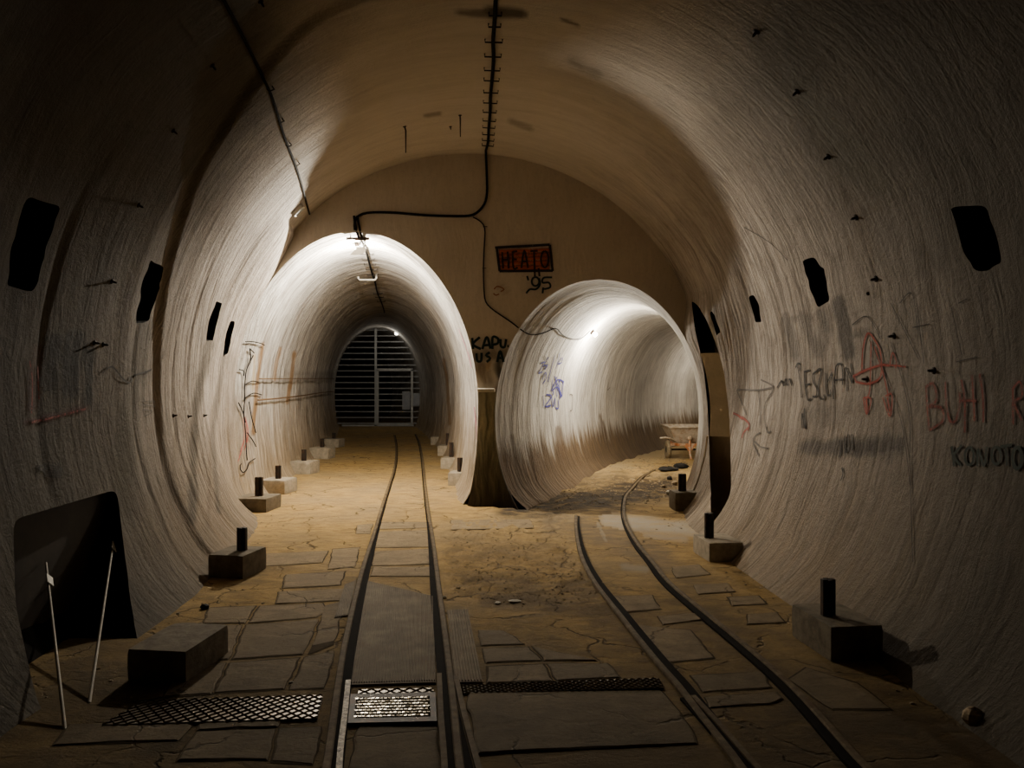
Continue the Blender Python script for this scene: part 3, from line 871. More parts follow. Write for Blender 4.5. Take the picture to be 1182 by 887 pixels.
# paving: worn slabs laid over the rough floor, one surface
SL = [
 [(284, 722), (368, 716), (348, 757), (268, 762)], [(266, 766), (346, 760), (327, 797), (246, 801)], [(234, 722), (280, 722), (264, 762), (214, 765)],
 [(211, 768), (262, 766), (243, 802), (186, 806)], [(300, 700), (372, 697), (380, 705), (366, 714), (286, 720)], [(322, 684), (400, 680), (396, 694), (318, 698)],
 [(240, 702), (296, 700), (282, 720), (236, 720)], [(376, 700), (398, 694), (386, 745), (356, 757)], [(352, 760), (386, 752), (376, 795), (332, 798)],
 [(225, 846), (318, 843), (308, 878), (205, 880)], [(322, 842), (372, 840), (362, 884), (312, 880)], [(160, 808), (186, 806), (176, 808), (150, 812)],
 [(228, 834), (325, 830), (320, 840), (226, 844)], [(80, 838), (222, 836), (205, 856), (60, 862)],
 [(440, 603), (494, 603), (496, 610), (437, 612)], [(436, 615), (495, 613), (496, 632), (433, 633)], [(432, 637), (497, 634), (497, 652), (429, 654)], [(430, 655), (498, 655), (498, 666), (428, 666)],
 [(552, 728), (580, 728), (606, 744), (556, 746)], [(557, 749), (610, 747), (626, 763), (560, 766)], [(561, 770), (628, 767), (638, 788), (564, 789)],
 [(632, 767), (700, 766), (716, 784), (642, 787)], [(614, 746), (626, 749), (690, 763), (630, 763)],
 [(520, 601), (612, 600), (617, 610), (520, 612)], [(412, 607), (431, 605), (427, 617), (410, 617)],
 [(760, 712), (805, 708), (812, 716), (765, 722)], [(862, 710), (898, 708), (906, 720), (862, 722)], [(840, 690), (875, 688), (885, 698), (845, 700)], [(800, 676), (840, 674), (850, 684), (806, 687)],
 [(795, 780), (880, 776), (892, 795), (812, 800)], [(812, 806), (896, 800), (905, 808), (890, 814), (818, 818)], [(735, 722), (798, 728), (825, 760), (770, 766), (748, 742)],
 [(540, 800), (765, 798), (790, 830), (806, 860), (552, 872), (540, 820)],
 [(412, 840), (505, 840), (508, 892), (402, 892)],
 [(330, 664), (398, 660), (394, 676), (326, 680)], [(300, 640), (380, 636), (372, 650), (296, 655)], [(385, 634), (415, 632), (410, 655), (378, 658)],
 [(395, 690), (412, 668), (410, 688), (402, 700)], [(930, 772), (990, 790), (1030, 820), (960, 820), (910, 785)],
 [(700, 690), (752, 688), (764, 704), (715, 708)], [(775, 655), (806, 652), (820, 664), (780, 668)],
]
def plane_fit(pts):
    A = np.array([[p[0], p[1], 1] for p in pts]); z = np.array([ground(p[0], p[1]) for p in pts])
    k, *_ = np.linalg.lstsq(A, z, rcond=None)
    return lambda x, y: k[0] * x + k[1] * y + k[2]
M['groove2'] = solid('joint_dirt', (.075, .055, .03), .95, var=.5, bump=0, spec=.05)
v = []; f = []; gv = []; gf = []
for poly in SL:
    pts = [floor_pt(x, y) for x, y in poly]
    # subdivide the outline and roughen it
    out = []
    for i in range(len(pts)):
        a = pts[i]; b_ = pts[(i + 1) % len(pts)]
        n = max(2, int((b_ - a).length / .06))
        for k in range(n):
            p = a.lerp(b_, k / n)
            q = .018 * fbm(np.array(p.x * 9), np.array(p.y * 9), 61, 3) * 2
            out.append((p.x + float(q), p.y + .012 * float(fbm(np.array(p.y * 11), np.array(p.x * 8), 62, 2)) * 2))
    c = np.mean(out, 0)
    pf = plane_fit([p for p in out[::2]])
    lift = .006 + random.uniform(-.002, .003); tl = (random.uniform(-.006, .006), random.uniform(-.006, .006))
    zz = lambda p: pf(p[0], p[1]) + lift + tl[0] * (p[0] - c[0]) + tl[1] * (p[1] - c[1])
    n0 = len(v); n = len(out)
    for p in out: v.append((p[0], p[1], zz(p) - .10))
    for p in out: v.append((p[0], p[1], zz(p) - .005))
    for p in out:
        d = np.array(c) - p; L = np.linalg.norm(d); q = np.array(p) + d / L * min(.012, L * .3)
        v.append((q[0], q[1], zz(q)))
    for r in (0, 1):
        for k in range(n):
            k2 = (k + 1) % n
            f.append((n0 + r * n + k, n0 + r * n + k2, n0 + (r + 1) * n + k2, n0 + (r + 1) * n + k))
    f.append(tuple(n0 + 2 * n + k for k in range(n)))
    # dirt-filled joint around the slab
    g0 = len(gv); sd = random.uniform(.003, .008)
    for k, p in enumerate(out):
        d = np.array(p) - c; L = np.linalg.norm(d); e = sd * (.5 + 1.6 * float(vnoise(np.array(p[0] * 14), np.array(p[1] * 14), 5)))
        q = np.array(p) + d / L * e
        gv.append((q[0], q[1], pf(q[0], q[1]) + .002))
    gf.append(tuple(g0 + k for k in range(n)))
link('joint_dirt', mesh(gv, gf), M['groove2'], floor)
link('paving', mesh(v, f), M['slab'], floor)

# ------------------------------------------------------------------ rails
def path3(pxs, dz=0.0):
    P = [floor_pt(x, y) for x, y in pxs]
    P = catmull([tuple(p) for p in P], .15)
    return [Vector((p[0], p[1], 0)) for p in P]

def sweep(pts, prof, zoff, wf=lambda p: 1.0):
    v = []; f = []
    n = len(prof)
    for i, p in enumerate(pts):
        t = (pts[min(i + 1, len(pts) - 1)] - pts[max(i - 1, 0)]); t.z = 0; t.normalize()
        s = Vector((t.y, -t.x, 0))
        for a, h in prof: v.append(Vector((p.x, p.y, p.z + zoff + h)) + s * a * wf(p))
    for i in range(len(pts) - 1):
        for k in range(n):
            k2 = (k + 1) % n
            f.append((i * n + k, i * n + k2, (i + 1) * n + k2, (i + 1) * n + k))
    f.append(tuple(range(n))[::-1]); f.append(tuple((len(pts) - 1) * n + k for k in range(n)))
    return v, f
HEAD = [(-.020, -.06), (-.020, .006), (-.014, .013), (.014, .013), (.020, .006), (.020, -.06)]
GRV = [(-.026, -.02), (-.026, .001), (.026, .001), (.026, -.02)]
def smooth_ground(pts):
    z = np.array([ground(p.x, p.y) for p in pts]); k = 9
    zz = np.convolve(np.pad(z, k // 2, 'edge'), np.ones(k) / k, 'valid')
    for p, q in zip(pts, zz): p.z = q
    return pts
def rail(pxs, label, side, extend=True, head=HEAD, group='narrow-gauge rails', mat='rail'):
    pts = smooth_ground(path3(pxs))
    root = MB().add(*sweep(pts, head, .012)).build('rail', M[mat])
    tag(root, label, 'rail', group)
    gp = []
    for i, p in enumerate(pts):
        t = (pts[min(i + 1, len(pts) - 1)] - pts[max(i - 1, 0)]).normalized()
        gp.append(p + Vector((t.y, -t.x, 0)) * ((.047 - .014 * float(sstep(5.5, 10, np.array(p.y)))) * side))
    MB().add(*sweep(gp, GRV, .014, lambda p: 1 - .72 * float(sstep(5.5, 10, np.array(p.y))))).build('flangeway_groove', M['groove'], root)
    return root
rail([(374, 905), (379, 875), (390, 795), (400, 737), (417, 665), (432, 617), (441, 587), (449, 562), (455, 542), (457, 528), (457, 514), (455, 503)], 'left rail of the straight track into the gated left tunnel', 1)
rail([(533, 905), (529, 875), (521, 795), (514, 737), (507, 685), (501, 635), (494, 587), (491, 562), (489, 542), (487, 526), (484, 511), (480, 502)], 'right rail of the straight track into the gated left tunnel', -1)
rail([(866, 905), (845, 875), (812, 833), (783, 795), (757, 765), (715, 712), (685, 672), (670, 640), (665, 612), (665, 597)], 'left rail of the curved track towards the right tunnel', 1)
rail([(1016, 905), (990, 880), (917, 799), (860, 748), (814, 710), (773, 675), (753, 650), (735, 628), (723, 606), (720, 590), (723, 573), (733, 557), (743, 549), (756, 543)], 'right rail of the curved track, bending into the right tunnel', -1)
CHK = [(-.014, -.05), (-.014, .012), (.014, .012), (.014, -.05)]
rail([(391, 905), (393, 870), (398, 830), (402, 790)], 'short shiny check rail inside the left rail of the straight track', -1, head=CHK, group='check rails', mat='shiny')
rail([(514, 905), (512, 870), (509, 830), (507, 782)], 'short check rail inside the right rail of the straight track', 1, head=CHK, group='check rails')
rail([(556, 905), (548, 875), (536, 830), (526, 785)], 'splayed outer check rail right of the straight track', -1, head=CHK, group='check rails')
rail([(886, 905), (858, 873), (826, 836), (800, 808)], 'check rail inside the left rail of the curved track', -1, head=CHK, group='check rails')

# ------------------------------------------------------------------ plates in the floor
def quad_grid(poly, nu, nv):
    a, b_, c, d = [floor_pt(x, y) for x, y in poly]
    return lambda u, w: (a.lerp(b_, u)).lerp(d.lerp(c, u), w)

def ribbed_plate(poly, label, nrib):
    q = quad_grid(poly, 1, 1)
    pf = plane_fit([q(u, w) for u in (0, .5, 1) for w in (0, .25, .5, .75, 1)]); zb = .010
    mb = MB()
    p = [q(0, 0), q(1, 0), q(1, 1), q(0, 1)]
    v = [(x.x, x.y, pf(x.x, x.y) + zb - .05) for x in p] + [(x.x, x.y, pf(x.x, x.y) + zb) for x in p]
    mb.add(v, [(4, 5, 6, 7), (0, 1, 5, 4), (1, 2, 6, 5), (2, 3, 7, 6), (3, 0, 4, 7)])
    for k in range(nrib):
        u = (k + .5) / nrib; du = .28 / nrib
        a, b_, c, d = q(u - du, .01), q(u + du, .01), q(u + du, .99), q(u - du, .99)
        a2, b2, c2, d2 = q(u - du * .5, .01), q(u + du * .5, .01), q(u + du * .5, .99), q(u - du * .5, .99)
        vv = [(x.x, x.y, pf(x.x, x.y) + zb - .001) for x in (a, b_, c, d)] + [(x.x, x.y, pf(x.x, x.y) + zb + .007) for x in (a2, b2, c2, d2)]
        mb.add(vv, [(4, 5, 6, 7), (0, 1, 5, 4), (1, 2, 6, 5), (2, 3, 7, 6), (3, 0, 4, 7)])
    o = mb.build('ribbed_plate', M['ribbed'])
    return tag(o, label, 'floor plate', 'ribbed floor plates')
ribbed_plate([(404, 793), (503, 790), (500, 690), (424, 672)], 'long ribbed metal plate between the rails of the straight track', 34)
ribbed_plate([(525, 790), (557, 789), (540, 705), (516, 706)], 'narrow ribbed plate just right of the straight track', 9)
ribbed_plate([(386, 715), (402, 712), (410, 672), (398, 676)], 'narrow ribbed plate just left of the straight track', 8)

def tread_plate(poly, label, nx, nv_, mat):
    q = quad_grid(poly, 1, 1)
    pf = plane_fit([q(u, w) for u in (0, .25, .5, .75, 1) for w in (0, 1)]); zb = .012
    mb = MB(); p = [q(0, 0), q(1, 0), q(1, 1), q(0, 1)]
    v = [(x.x, x.y, pf(x.x, x.y) + zb - .05) for x in p] + [(x.x, x.y, pf(x.x, x.y) + zb) for x in p]
    mb.add(v, [(4, 5, 6, 7), (0, 1, 5, 4), (1, 2, 6, 5), (2, 3, 7, 6), (3, 0, 4, 7)])
    Wm = (q(1, .5) - q(0, .5)).length; Hm = (q(.5, 1) - q(.5, 0)).length
    stp = Hm / nv_ * 1.0; n = int(Wm / stp) + nv_ + 1
    ridge = .0055
    for sg in (1, -1):
        for i in range(-nv_, n):
            u0, u1 = i * stp / Wm, (i + nv_) * stp / Wm
            w0, w1 = (0, 1) if sg > 0 else (1, 0)
            # clip to the plate
            ta = max(0, (0 - u0) / (u1 - u0)); tb = min(1, (1 - u0) / (u1 - u0))
            if tb - ta < .05: continue
            a_ = q(u0 + (u1 - u0) * ta, w0 + (w1 - w0) * ta); b_ = q(u0 + (u1 - u0) * tb, w0 + (w1 - w0) * tb)
            d = (b_ - a_).normalized(); sd = Vector((-d.y, d.x, 0)) * ridge
            vv = []
            for p_ in (a_, b_):
                for o_, h_ in ((-sd, -.001), (Vector((0, 0, 0)), .006), (sd, -.001)):
                    x = p_ + o_; vv.append((x.x, x.y, pf(x.x, x.y) + zb + h_))
            mb.add(vv, [(0, 1, 4, 3), (1, 2, 5, 4)])
    o = mb.build('tread_plate', mat)
    return tag(o, label, 'floor plate', 'tread plates across the floor')
tread_plate([(118, 840), (366, 832), (373, 805), (165, 812)], 'wide tread plate strip left of the straight track', 46, 5, M['tread'])
tread_plate([(532, 803), (766, 797), (760, 786), (530, 794)], 'thin tread plate strip between the two tracks', 42, 3, M['tread'])
tread_plate([(412, 811), (500, 809), (500, 797), (414, 799)], 'small tread plate strip behind the drain grate', 16, 2, M['tread'])
# drain grate
q = quad_grid([(409, 834), (497, 832), (496, 808), (411, 810)], 1, 1)
zb = max(ground(*q(u, .5).xy) for u in (0, .5, 1)) + .014
root = empty('drain_grate', tuple(q(.5, .5).xy) + (0,))
tag(root, 'shiny perforated drain grate between the rails in the foreground', 'drain grate')
mb = MB()
for (u0, u1, w0, w1) in ((-.08, 1.08, -.2, 0), (-.08, 1.08, 1, 1.2), (-.08, 0, 0, 1), (1, 1.08, 0, 1)):
    p = [q(u0, w0), q(u1, w0), q(u1, w1), q(u0, w1)]
    v = [(x.x, x.y, zb - .04) for x in p] + [(x.x, x.y, zb + .004) for x in p]
    mb.add(v, [(4, 5, 6, 7), (0, 1, 5, 4), (1, 2, 6, 5), (2, 3, 7, 6), (3, 0, 4, 7)])
attach(mb.build('frame', M['steel']), root)
mb = MB(); nx, ny_ = 18, 7
for i in range(nx):
    for j in range(ny_):
        u = (i + (.5 if j % 2 else 0) + .25) / (nx + .25); w = (j + .5) / ny_
        c = q(min(u, .985), w)
        mb.box((c.x, c.y, zb), (.016, .012, .014), jit=.0015)
for j in range(ny_ + 1):
    a, b_ = q(0, j / ny_), q(1, j / ny_)
    mb.tube([(a.x, a.y, zb - .008), (b_.x, b_.y, zb - .008)], .003, 5)
attach(mb.build('mesh_panel', M['grate']), root)
mb = MB(); p = [q(0, 0), q(1, 0), q(1, 1), q(0, 1)]
mb.add([(x.x, x.y, zb - .012) for x in p], [(0, 1, 2, 3)])
attach(mb.build('drain_pit', M['groove']), root)

# ------------------------------------------------------------------ footings with steel stubs
def footing(fpx, size, stub, label, mat, rot=0.0, group='concrete footings along the walls', stub_off=(0, 0), name='concrete_footing', crumble=0):
    """fpx = pixel of the middle of the near bottom edge"""
    p = floor_pt(*fpx); w, d, h = size
    c = Vector((p.x, p.y + d / 2, 0))
    root = empty(name, (c.x, c.y, 0)); tag(root, label, 'footing', group)
    R = __import__('mathutils').Matrix.Rotation(rot, 3, 'Z')
    # rough block: subdivided and chipped
    n = 7; v = []; f = []; seed = int(fpx[0])
    mb = MB()
    def face(o, a, b_):
        vv = []
        for i in range(n + 1):
            for j in range(n + 1):
                u = i / n; t_ = j / n
                pt = o + a * u + b_ * t_
                cc = Vector((0, 0, h / 2)); dv = pt - cc
                e = min(1, max(abs(dv.x) / (w / 2), 0)) ** 6 + min(1, abs(dv.y) / (d / 2)) ** 6 + min(1, abs(dv.z) / (h / 2)) ** 6
                k = float(fbm(np.array(pt.x * 7 + seed + pt.z * 3), np.array(pt.y * 7 + pt.z * 5), seed, 3))
                pt = cc + dv * (1 - .022 * max(0, e - 1) + .05 * k * (1 + crumble))
                vv.append(R @ pt)
        mb.add(vv, [(i * (n + 1) + j, (i + 1) * (n + 1) + j, (i + 1) * (n + 1) + j + 1, i * (n + 1) + j + 1) for i in range(n) for j in range(n)])
    X, Y, Z = Vector((w, 0, 0)), Vector((0, d, 0)), Vector((0, 0, h))
    o = Vector((-w / 2, -d / 2, 0))
    face(o, X, Z); face(o + Y, Z, X); face(o, Z, Y); face(o + X, Y, Z); face(o + Z, X, Y)
    b = mb.build('block', mat, root); b.location.z = -.02
    if stub:
        sw, sh = stub
        R2 = R
        mb = MB(); mb.box((stub_off[0], stub_off[1], h + sh / 2 - .03), (sw, sw * .45, sh)); mb.box((stub_off[0], stub_off[1], h + sh / 2 - .03), (sw * .3, sw * .9, sh))
        s = mb.build('steel_stub', M['steel'], root, .003); s.rotation_euler.z = rot
    return root
LF = 'concrete footings along the walls'
footing((186, 788), (.36, .5, .20), None, 'large concrete block without a stub at the left wall, nearest the camera', M['dkconcrete'], -.12)
footing((265, 668), (.34, .4, .22), (.085, .21), 'dark footing with steel stub by the left wall, before the left tunnel', M['dkconcrete'], -.2, stub_off=(.03, .02))
footing((290, 592), (.46, .5, .20), (.10, .26), 'first footing with stub inside the left tunnel entrance, left side', M['dkconcrete'], -.1, stub_off=(.02, 0))
footing((316, 571), (.42, .45, .23), (.085, .21), 'second footing with stub along the left side of the left tunnel', M['concrete'], -.15, crumble=.6)
footing((347, 548), (.44, .45, .25), (.085, .22), 'third crumbling footing along the left side of the left tunnel', M['concrete'], -.15, crumble=1.2)
footing((369, 530), (.46, .45, .26), (.085, .2), 'fourth footing along the left side of the left tunnel', M['concrete'], -.15, crumble=.8)
footing((383, 517), (.44, .45, .24), (.085, .16), 'farthest footing along the left side of the left tunnel', M['concrete'], -.15)
footing((530, 562), (.32, .4, .24), (.085, .24), 'nearest footing with stub along the right side of the left tunnel', M['concrete'], -.16, crumble=.5)
footing((520, 542), (.34, .4, .24), (.085, .3), 'second footing along the right side of the left tunnel', M['concrete'], -.16, crumble=.8)
footing((516, 527), (.40, .4, .26), (.085, .28), 'third footing along the right side of the left tunnel', M['concrete'], -.16, crumble=.6)
footing((507, 514), (.42, .4, .24), None, 'farthest small footing along the right side of the left tunnel', M['concrete'], -.16)
footing((984, 764), (.34, .5, .235), (.085, .24), 'big footing with steel stub at the right wall, nearest the camera', M['dkconcrete'], .12, stub_off=(-.06, -.02))
footing((836, 649), (.34, .46, .20), (.085, .25), 'footing with steel stub at the right wall before the alcove', M['concrete'], .1, stub_off=(-.08, .02))
footing((796, 590), (.40, .34, .26), (.10, .24), 'footing with steel stub at the right jamb of the right tunnel', M['dkconcrete'], .05, stub_off=(-.06, 0))

# ------------------------------------------------------------------ board and sticks at the left wall
nb = np.where(m_nic)
_nc = cellc[nb]; _top = _nc[_nc[:, 2] > _nc[:, 2].max() - .12]
BX = float(_top[:, 0].min()) - .06; _y0, _y1 = _nc[:, 1].min() - .1, _nc[:, 1].max() + .12; _h = _nc[:, 2].max() + .08
mb = MB(); mb.box((BX - .02, (_y0 + _y1) / 2, _h / 2), (.03, _y1 - _y0, _h))
o = mb.build('plywood_board', M['ply'], None, .004)
tag(o, 'dark brown board closing the low opening in the left wall', 'board')
def stick(bot, top, card, label):
    b_ = floor_pt(*bot); x = BX + .02
    Y = x * F / (top[0] - CX); t_ = Vector((x, Y, EYE + (HY - top[1]) / F * Y))
    root = empty('marker_stick', tuple(b_)); tag(root, label, 'stick', 'tagged sticks against the dark board')
    mb = MB(); mb.tube([b_, b_.lerp(t_, .5), t_], [.009, .008, .007], 8); attach(mb.build('shaft', M['stick']), root)
    c = b_.lerp(t_, card); d = (t_ - b_).normalized()
    mb = MB(); n = Vector((.95, -.2, .25)); s = d.cross(n).normalized(); n = s.cross(d)
    v = []
    for e in (-.010, -.015):
        v += [c + s * a * .028 + d * h * .05 + n * e * -1 for a, h in ((-1.1, -1.2), (1.1, -.8), (1.1, 1.2), (-1.1, .8))]
    v = [p - n * 0 for p in v]
    mb.add(v, [(0, 1, 2, 3), (7, 6, 5, 4), (0, 4, 5, 1), (1, 5, 6, 2), (2, 6, 7, 3), (3, 7, 4, 0)])
    attach(mb.build('tag_card', M['card']), root)
stick((75, 843), (53, 650), .86, 'left pale stick with white tag leaning on the dark board')
stick((103, 812), (133, 612), .86, 'right pale stick with white tag leaning on the dark board')

# ------------------------------------------------------------------ cables, clips, hooks
def surf_path(bvh, pts, off, step=6):
    out = []
    for x, y in catmull(pts, step):
        p, n = hit(bvh, x, y)
        if p is not None: out.append(p + n * off)
    return out
def smooth_pts(P, k=2):
    for _ in range(k):
        P = [P[0]] + [(P[i - 1] + P[i] * 2 + P[i + 1]) / 4 for i in range(1, len(P) - 1)] + [P[-1]]
    return P
def cable(paths, r, label, clips=(), cliplen=.12, clipdir=(1, 0, 0), bvh=None, clipr=.007, off=.02, name='cable'):
    """paths: lists of 3-D points"""
    root = empty(name, tuple(paths[0][0])); tag(root, label, 'cable')
    mb = MB()
    for P in paths: mb.tube(P, r, 8)
    attach(mb.build('sheath', M['cable']), root)
    for c in clips:
        p, n = hit(bvh, c[0], c[1])
        if p is None: continue
        L = c[2] if len(c) > 2 else cliplen
        d = Vector(clipdir); d = (d - n * d.dot(n)).normalized()
        mb = MB(); mb.tube([p - d * L / 2, p - d * L / 2 + n * (off + .01), p + d * L / 2 + n * (off + .01), p + d * L / 2], clipr, 6)
        attach(mb.build('clip', M['clip']), root)
    return root
main = [(573, -25), (572, 0), (571, 22), (569, 45), (570, 62), (568, 90), (566, 110), (566, 128), (564, 145), (564, 160), (561, 172)]
P1 = smooth_pts(surf_path(BV, main, .022))
endp = [(561, 180), (562, 205), (562, 228), (557, 240), (546, 249), (530, 250), (490, 249), (455, 246), (425, 246), (414, 249), (409, 256), (410, 266)]
P2 = smooth_pts(surf_path(BE, endp, .022))
cy = [14, 27, 45, 62, 78, 90, 104, 116, 127, 137, 145, 153, 160, 166]
clips = [(573 - (y / 178) * 10 - .5, y, (.10 if y < 40 else .15)) for y in cy]
cable([P1 + P2], .017, 'black cable along the vault crown and down the end wall to the left tunnel', clips, .14, bvh=BV)
P2b = [p + Vector((.03 + .01 * math.sin(i), -.01, -.03)) for i, p in enumerate(P2[8:])]
for c in ((561, 193), (562, 230), (544, 248), (504, 249), (462, 247), (423, 245)):
    pass
drop = smooth_pts(surf_path(BE, [(546, 251), (556, 256), (560, 264), (559, 285), (558, 310), (559, 340), (562, 352), (575, 362), (590, 372), (600, 380)], .012))
fan = []
for x, y in [(603, 382), (612, 386), (625, 384), (640, 378), (648, 386), (660, 391), (670, 390), (680, 381)]:
    p, n = hit(BR, x, y)
    if p is not None: fan.append(p + n * .025)
cable([drop + smooth_pts([Vector(p) for p in catmull([tuple(q) for q in fan], .12)], 1)], .0085, 'thin cable from the end wall junction to the right tunnel lamp', [(560, 262), (559, 310), (640, 377)], .05, bvh=BE, clipr=.004, off=.012)
P3 = []
for x, y in [(409, 250), (411, 262), (414, 272), (421, 284), (425, 297), (429, 312), (433, 325), (436, 338), (441, 350), (444, 360)]:
    p, n = hit(BL, x, y)
    if p is None: p, n = hit(BE, x, y)
    P3.append(p + n * .03)
P3 = [Vector(p) for p in catmull([tuple(q) for q in P3], .4)]
cable([P3, [p + Vector((.05, -.01, 0)) for p in P3[:6]]], .016, 'cable running back along the crown of the left tunnel', [(423, 292, .2), (425, 298, .2), (427, 304, .2), (429, 310, .2), (430, 316, .2), (436, 338, .2), (438, 342, .2), (440, 347, .2)], .2, bvh=BL)
lc_px = [(250, -12), (262, 8), (285, 53), (307, 97), (318, 128), (326, 155), (337, 182), (346, 208), (353, 235), (356, 246)]
P4 = smooth_pts(surf_path(BV, lc_px, .02))
cable([P4], .0125, 'lone dark cable running diagonally over the upper left vault', [(311, 101), (323, 138), (332, 166), (342, 188)], .05, (0, .3, 1), bvh=BV, clipr=.006)
# wire tangle on the left tunnel wall
paths = []
for pts in ([(281, 394), (290, 394), (299, 396), (303, 398)], [(286, 402), (287, 415), (282, 428), (280, 448), (280, 462), (279, 478), (281, 500), (282, 520), (283, 532)],
            [(286, 402), (291, 407)], [(290, 410), (283, 424)], [(272, 426), (279, 428), (279, 434)], [(281, 444), (288, 440), (296, 441)], [(273, 465), (278, 476), (281, 488)],
            [(280, 460), (290, 454), (300, 456)], [(283, 500), (290, 510), (293, 516)], [(292, 530), (285, 535), (283, 542), (278, 546), (274, 540), (276, 536)], [(285, 464), (288, 482), (293, 500)]):
    P = surf_path(BL, pts, .03, 3)
    if len(P) > 1: paths.append(P)
cable(paths, .0075, 'tangle of torn black wires on the near left wall of the left tunnel', name='wire_tangle')
# conduits along the left tunnel wall
for (pts, r, lab) in (([(294, 462), (318, 460), (345, 457), (365, 454), (383, 452)], .013, 'thin pale conduit running along the left tunnel wall at mid height'),
                      ([(296, 437), (330, 437), (360, 437), (384, 437)], .009, 'upper thin wire running along the left tunnel wall')):
    P = surf_path(BL, pts, .05, 4)
    mb = MB().tube(P, r, 6); tag(mb.build('conduit', M['rust']), lab, 'conduit')

# hanging ceiling hooks, spikes
def spike(bvh, x, y, label, L=.10, r=.010, name='iron_spike', down=0, group='iron spikes left in the vault walls', tilt=(0, 0, 0)):
    p, n = hit(bvh, x, y)
    if p is None: return
    mb = MB()
    mb.lathe(p - n * .006, n, [(0, 0), (r * 2.4, 0), (r * 2.2, .012), (r * 1.2, .016)], 10)
    d = (n + Vector(tilt)).normalized()
    tip = p + d * L
    pts = [p, p + d * L * .6, tip]
    if down: pts.append(tip + Vector((0, 0, -down)))
    mb.tube(pts, [r] * (len(pts) - 1) + [r * .6], 7)
    o = mb.build(name, M['steel']); tag(o, label, 'spike' if name != 'ceiling_hook' else 'hook', group)
spike(BV, 467, 146, 'left hanging wire hook under the crown above the left tunnel', .05, .010, 'ceiling_hook', .26, 'hooks hanging from the crown')
spike(BV, 531, 133, 'right hanging wire hook under the crown, near the crown cable', .05, .009, 'ceiling_hook', .2, 'hooks hanging from the crown')
spike(BV, 520, 146, 'tiny stub in the crown between the two hanging hooks', .04, .008)
for x, y, lab in ((873, 37, 'highest iron spike in the upper right vault, at the frame top'), (920, 106, 'second iron spike down the upper right vault'), (956, 181, 'third iron spike down the right vault, on the dark area edge'),
                  (988, 251, 'fourth iron spike down the right vault, above the wall pockets'), (1011, 322, 'iron spike in the right wall just right of the middle pocket'), (1002, 339, 'tiny nail stub just under the spike right of the middle pocket'),
                  (1032, 388, 'iron spike in the right wall right of the red letter A'), (1001, 438, 'rusty bolt in the right wall under the red letter A'), (1078, 428, 'bolt stub above the red lettering on the right wall')):
    spike(BV, x, y, lab,   .045 if 'tiny' not in lab else .015, .011 if 'tiny' not in lab else .007)
for x, y, lab in ((245, 76, 'highest iron spike in the dark upper left vault'), (301, 2, 'iron stub at the top frame edge left of the crown'), (200, 151, 'second iron spike down the upper left vault'), (160, 237, 'third iron spike down the left vault, above the pockets'),
                  (129, 325, 'iron spike left of the second left pocket'), (109, 396, 'left of the paired spikes above the smeared dark panel'), (119, 398, 'right of the paired spikes above the smeared dark panel'),
                  (200, 480, 'short bar end at waist height on the left wall, nearest'), (217, 481, 'second short bar end at waist height on the left wall'), (235, 480, 'third short bar end at waist height on the left wall')):
    spike(BV, x, y, lab, .04, .009)
# square box on the left vault
p, n = hit(BV, 343, 242)
mb = MB()
zax = n; xax = Vector((0, 1, 0)); xax = (xax - n * xax.dot(n)).normalized(); yax = zax.cross(xax)
Rm = __import__('mathutils').Matrix((xax, yax, zax)).transposed()
bx_root = empty('junction_box', tuple(p)); tag(bx_root, 'small square open junction box on the left vault beside the diagonal cable', 'junction box')
for c, s in (((0, .075, .02), (.17, .02, .05)), ((0, -.075, .02), (.17, .02, .05)), ((.075, 0, .02), (.02, .17, .05)), ((-.075, 0, .02), (.02, .17, .05))):
    mb.box(p + Rm @ Vector(c), s, Rm)
attach(mb.build('box_frame', M['card']), bx_root)
mb = MB(); mb.box(p + n * .004, (.15, .15, .02), Rm); attach(mb.build('box_cavity', M['black']), bx_root)
# pale bar bracket hanging in the left tunnel crown
p, n = hit(BL, 424, 317)
mb = MB(); pts = [p + Vector((-.17, 0, .0)), p + Vector((-.17, 0, -.07)), p + Vector((-.14, 0, -.10)), p + Vector((.14, 0, -.10)), p + Vector((.17, 0, -.07)), p + Vector((.17, 0, .02))]
mb.tube(pts, .018, 8); tag(mb.build('lamp_bracket', M['card']), 'pale U-shaped bracket hanging from the left tunnel crown', 'bracket')

# ------------------------------------------------------------------ lamps
def lamp(pos, axis, label, r=.055, L=.15):
    root = empty('tunnel_lamp', tuple(pos)); tag(root, label, 'lamp', 'lit tunnel lamps')
    a = Vector(axis).normalized()
    mb = MB(); mb.lathe(pos - a * .06, a, [(0, 0), (.045, 0), (.05, .03), (.045, .06)], 16)
    attach(mb.build('lamp_base', M['steel']), root)
    mb = MB(); mb.lathe(pos, a, [(.04, 0), (r, .03), (r * 1.05, L * .6), (r * .7, L * .9), (0, L)], 16)
    attach(mb.build('glass_bulb', M['bulb']), root)
    return root
def pt_light(name, loc, energy, col, r=.05):
    l = bpy.data.lights.new(name, 'POINT'); l.energy = energy; l.color = col; l.shadow_soft_size = r
    o = bpy.data.objects.new(name, l); COL.objects.link(o); o.location = loc; return o
pc, nc = hit(BL, 413, 281)
pL = Vector((pc.x, pc.y, pc.z)) + Vector((0, 0, -.05))
left_lamp = lamp(pL, (0, 0, -1), 'glaring lamp under the crown just inside the left tunnel mouth', .045, .09)
LB = pL + Vector((0, 0, -.125))
pt_light('left_tunnel_light', LB, 545, (1, .91, .76), .025)
sh = [(-14, -9), (-3, 5), (6, 11), (6, 18), (33, 18), (33, 3), (29, -4), (20, -7), (4, -9)]
dd = .24
vv = [LB + Vector((dd * math.tan(math.radians(a)), -dd, dd * math.tan(math.radians(e)))) for a, e in sh]
vv += [p + Vector((0, -.012, 0)) for p in vv]
